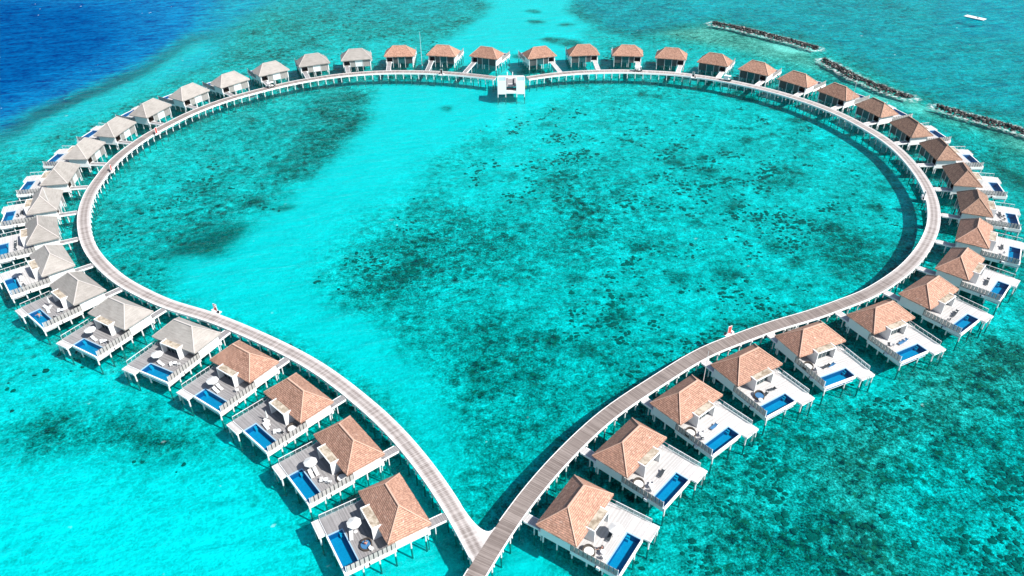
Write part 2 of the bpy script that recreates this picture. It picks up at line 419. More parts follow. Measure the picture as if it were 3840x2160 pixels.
    pb = part('pump_box', MB(m).box(4.61, 4.9, 9.0, 9.5, -2.6, -2.15), 'plastic_white')
    part('vent', MB(m).box(4.62, 4.78, 8.75, 8.98, -2.6, -2.3), 'rubber', par=pb)
    # stilts
    stl = MB(raw=True).tube(0, 0, -3.2, Z(-2.42), .15).mesh('stilt', 'pile_paint')
    for x in (-4.3, 4.3):
        for y in (.75, 2.9, 5.2, 7.4, 9.7, 12.05): part('stilt', stl, off=(x * S * m, y * S, 0))
    for x in (0.,):
        for y in (.75, 5.2, 12.05): part('stilt', stl, off=(x * S * m, y * S, 0))
    for x in (-5.1, -2.5): part('stilt', stl, off=(x * S * m, 12.9 * S, -.2))
    po = MB(raw=True).box(-.06, .06, -.06, .06, -3.2, Z(-.1)).mesh('front_post', 'pile_paint')
    for x in (-4.28, -1.81, .5, 2.2, 4.25): part('front_post', po, off=(x * S * q, .38 * S, 0))
    TPL[key] = T; return T

def catwalk(me_name, x0, y0, x1, y1):
    """footbridge between porch and boardwalk, in the villa's own plan (already signed x)"""
    a, b = Vector((x0, y0, 0)), Vector((x1, y1, 0)); d = (b - a).normalized(); n = Vector((-d.y, d.x, 0)) * .62
    mb = MB(); t = MB()
    P = [a + n, a - n, b - n, b + n]
    bb = mb.add([(p.x, p.y, -1.93) for p in P] + [(p.x, p.y, -2.08) for p in P])
    for q in ((3, 2, 1, 0), (4, 5, 6, 7), (0, 1, 5, 4), (1, 2, 6, 5), (2, 3, 7, 6), (3, 0, 4, 7)): mb.face([bb + i for i in q])
    for s_ in (1, -1):
        t.bar(tuple(a + n * s_ * 1.08 + Vector((0, 0, -2.04))), tuple(b - d * .25 + n * s_ * 1.08 + Vector((0, 0, -2.04))), .11, .30)
    mid = a.lerp(b, .45)
    return mb, t, mid, n
# ---- places read off the photograph: villas (x, y, turn), boardwalk centre lines, seabed regions
VIL={'L1': [-16.18, 81.89, 2.1107], 'L2': [-26.09, 96.04, 2.2482], 'L3': [-37.97, 108.59, 2.3941], 'L4': [-51.53, 119.49, 2.5329], 'L5': [-66.37, 128.28, 2.6605], 'L6': [-83.31, 136.23, 2.6188], 'L7': [-96.46, 145.34, 2.434], 'L8': [-107.46, 156.49, 2.2542], 'L9': [-116.38, 169.8, 2.0651], 'L10': [-122.76, 184.38, 1.8932], 'L11': [-126.14, 199.86, 1.7206], 'L12': [-126.5, 215.46, 1.5285], 'L13': [-123.94, 231.06, 1.3695], 'L14': [-118.59, 246.08, 1.2012], 'L15': [-110.7, 260.03, 1.0168], 'L16': [-100.22, 271.53, 0.8364], 'L17': [-88.61, 282.24, 0.6284], 'L18': [-75.28, 290.9, 0.387], 'L19': [-59.9, 296.15, 0.1983], 'L20': [-43.63, 299.61, 0.0215], 'L21': [-27.1, 299.66, -0.1984], 'L22': [-10.39, 296.98, -0.387], 'R22': [12.9, 296.6, 0.2922], 'R21': [29.64, 298.52, 0.0813], 'R20': [46.4, 297.32, -0.1184], 'R19': [62.53, 293.35, -0.2527], 'R18': [77.3, 286.58, -0.4778], 'R17': [90.35, 277.33, -0.6769], 'R16': [101.41, 265.86, -0.8459], 'R15': [111.22, 253.59, -0.9939], 'R14': [118.52, 240.02, -1.2121], 'R13': [122.9, 224.58, -1.4049], 'R12': [124.56, 208.83, -1.5758], 'R11': [123.11, 193.21, -1.7577], 'R10': [118.88, 177.93, -1.9307], 'R9': [111.82, 163.79, -2.1206], 'R8': [102.25, 151.1, -2.3165], 'R7': [90.42, 140.49, -2.4957], 'R6': [76.84, 132.1, -2.6862], 'R5': [59.61, 124.99, -2.7225], 'R4': [44.14, 116.94, -2.5951], 'R3': [30.04, 107.1, -2.4595], 'R2': [17.51, 94.99, -2.3094], 'R1': [6.74, 81.33, -2.1699]}
CL=[(-5.54, 280.89), (-7.92, 281.75), (-10.29, 282.61), (-12.68, 283.44), (-15.08, 284.23), (-17.5, 284.97), (-19.93, 285.65), (-22.38, 286.25), (-24.85, 286.78), (-27.34, 287.23), (-29.84, 287.62), (-32.34, 287.94), (-34.86, 288.2), (-37.37, 288.41), (-39.9, 288.56), (-42.42, 288.65), (-44.95, 288.66), (-47.47, 288.57), (-49.99, 288.4), (-52.51, 288.14), (-55.01, 287.81), (-57.5, 287.39), (-59.98, 286.89), (-62.44, 286.29), (-64.86, 285.59), (-67.26, 284.81), (-69.63, 283.93), (-71.97, 282.96), (-74.27, 281.92), (-76.54, 280.81), (-78.77, 279.62), (-80.95, 278.35), (-83.08, 276.99), (-85.16, 275.55), (-87.18, 274.04), (-89.18, 272.49), (-91.15, 270.91), (-93.12, 269.33), (-95.07, 267.72), (-96.98, 266.06), (-98.83, 264.34), (-100.6, 262.54), (-102.29, 260.67), (-103.9, 258.71), (-105.42, 256.7), (-106.87, 254.63), (-108.27, 252.52), (-109.58, 250.36), (-110.79, 248.15), (-111.89, 245.87), (-112.91, 243.56), (-113.9, 241.24), (-114.89, 238.91), (-115.87, 236.58), (-116.78, 234.23), (-117.59, 231.83), (-118.26, 229.4), (-118.85, 226.94), (-119.36, 224.46), (-119.81, 221.98), (-120.19, 219.48), (-120.49, 216.97), (-120.71, 214.45), (-120.81, 211.93), (-120.78, 209.4), (-120.63, 206.88), (-120.42, 204.36), (-120.18, 201.85), (-119.94, 199.33), (-119.65, 196.82), (-119.29, 194.32), (-118.8, 191.84), (-118.21, 189.38), (-117.54, 186.95), (-116.79, 184.54), (-115.96, 182.15), (-115.05, 179.79), (-114.06, 177.47), (-112.99, 175.18), (-111.84, 172.93), (-110.65, 170.7), (-109.4, 168.51), (-108.07, 166.35), (-106.68, 164.24), (-105.2, 162.2), (-103.64, 160.21), (-102.01, 158.28), (-100.31, 156.41), (-98.57, 154.58), (-96.78, 152.79), (-94.95, 151.06), (-93.06, 149.38), (-91.1, 147.79), (-89.08, 146.27), (-87.0, 144.82), (-84.9, 143.42), (-82.79, 142.04), (-80.64, 140.71), (-78.44, 139.46), (-76.19, 138.32), (-73.88, 137.29), (-71.55, 136.3), (-69.23, 135.3), (-66.94, 134.23), (-64.69, 133.09), (-62.47, 131.88), (-60.27, 130.64), (-58.09, 129.37), (-55.91, 128.08), (-53.76, 126.77), (-51.61, 125.43), (-49.48, 124.06), (-47.38, 122.67), (-45.3, 121.24), (-43.24, 119.77), (-41.22, 118.25), (-39.25, 116.67), (-37.33, 115.03), (-35.44, 113.34), (-33.6, 111.62), (-31.78, 109.86), (-30.0, 108.07), (-28.23, 106.27), (-26.49, 104.43), (-24.79, 102.57), (-23.13, 100.66), (-21.53, 98.71), (-19.97, 96.72), (-18.46, 94.69), (-16.99, 92.63), (-15.57, 90.55), (-14.19, 88.42), (-12.86, 86.28), (-11.57, 84.11), (-10.32, 81.91), (-9.11, 79.69), (-7.94, 77.45), (-6.81, 75.19), (-5.7, 72.92)]
CR=[(6.62, 280.36), (8.96, 281.3), (11.32, 282.2), (13.7, 283.04), (16.1, 283.81), (18.53, 284.49), (20.98, 285.09), (23.45, 285.6), (25.94, 286.01), (28.45, 286.33), (30.96, 286.57), (33.47, 286.75), (35.99, 286.85), (38.52, 286.9), (41.04, 286.87), (43.56, 286.75), (46.07, 286.53), (48.58, 286.23), (51.08, 285.87), (53.57, 285.48), (56.06, 285.04), (58.53, 284.54), (60.98, 283.96), (63.41, 283.25), (65.79, 282.42), (68.14, 281.5), (70.45, 280.49), (72.74, 279.44), (75.01, 278.32), (77.24, 277.14), (79.42, 275.88), (81.57, 274.55), (83.66, 273.14), (85.71, 271.67), (87.73, 270.15), (89.71, 268.59), (91.65, 266.98), (93.55, 265.32), (95.39, 263.6), (97.18, 261.82), (98.91, 259.98), (100.58, 258.09), (102.21, 256.16), (103.78, 254.19), (105.28, 252.16), (106.72, 250.09), (108.09, 247.97), (109.37, 245.79), (110.57, 243.57), (111.67, 241.3), (112.68, 238.99), (113.6, 236.64), (114.46, 234.27), (115.26, 231.88), (116.03, 229.47), (116.74, 227.05), (117.36, 224.61), (117.85, 222.13), (118.25, 219.64), (118.55, 217.14), (118.75, 214.62), (118.85, 212.1), (118.85, 209.58), (118.77, 207.05), (118.63, 204.53), (118.46, 202.02), (118.22, 199.5), (117.91, 197.0), (117.54, 194.5), (117.11, 192.02), (116.59, 189.55), (115.99, 187.1), (115.29, 184.67), (114.52, 182.27), (113.67, 179.9), (112.74, 177.55), (111.75, 175.23), (110.67, 172.95), (109.51, 170.71), (108.27, 168.51), (106.94, 166.37), (105.54, 164.27), (104.08, 162.21), (102.57, 160.19), (100.99, 158.22), (99.36, 156.29), (97.68, 154.41), (95.95, 152.57), (94.17, 150.79), (92.32, 149.07), (90.41, 147.42), (88.45, 145.83), (86.46, 144.28), (84.44, 142.77), (82.37, 141.32), (80.25, 139.96), (78.05, 138.72), (75.8, 137.58), (73.54, 136.46), (71.28, 135.34), (69.01, 134.23), (66.72, 133.17), (64.41, 132.17), (62.06, 131.23), (59.71, 130.31), (57.37, 129.37), (55.06, 128.36), (52.78, 127.29), (50.51, 126.18), (48.25, 125.06), (45.99, 123.93), (43.75, 122.77), (41.54, 121.55), (39.39, 120.24), (37.3, 118.83), (35.26, 117.34), (33.27, 115.79), (31.3, 114.21), (29.34, 112.62), (27.38, 111.03), (25.42, 109.45), (23.46, 107.85), (21.53, 106.22), (19.64, 104.56), (17.79, 102.84), (16.01, 101.05), (14.29, 99.21), (12.61, 97.32), (10.98, 95.4), (9.38, 93.45), (7.81, 91.47), (6.28, 89.46), (4.8, 87.42), (3.36, 85.35), (1.96, 83.25), (0.62, 81.11), (-0.69, 78.95), (-1.94, 76.76), (-3.15, 74.55), (-4.33, 72.32), (-5.49, 70.08), (-6.64, 67.83)]
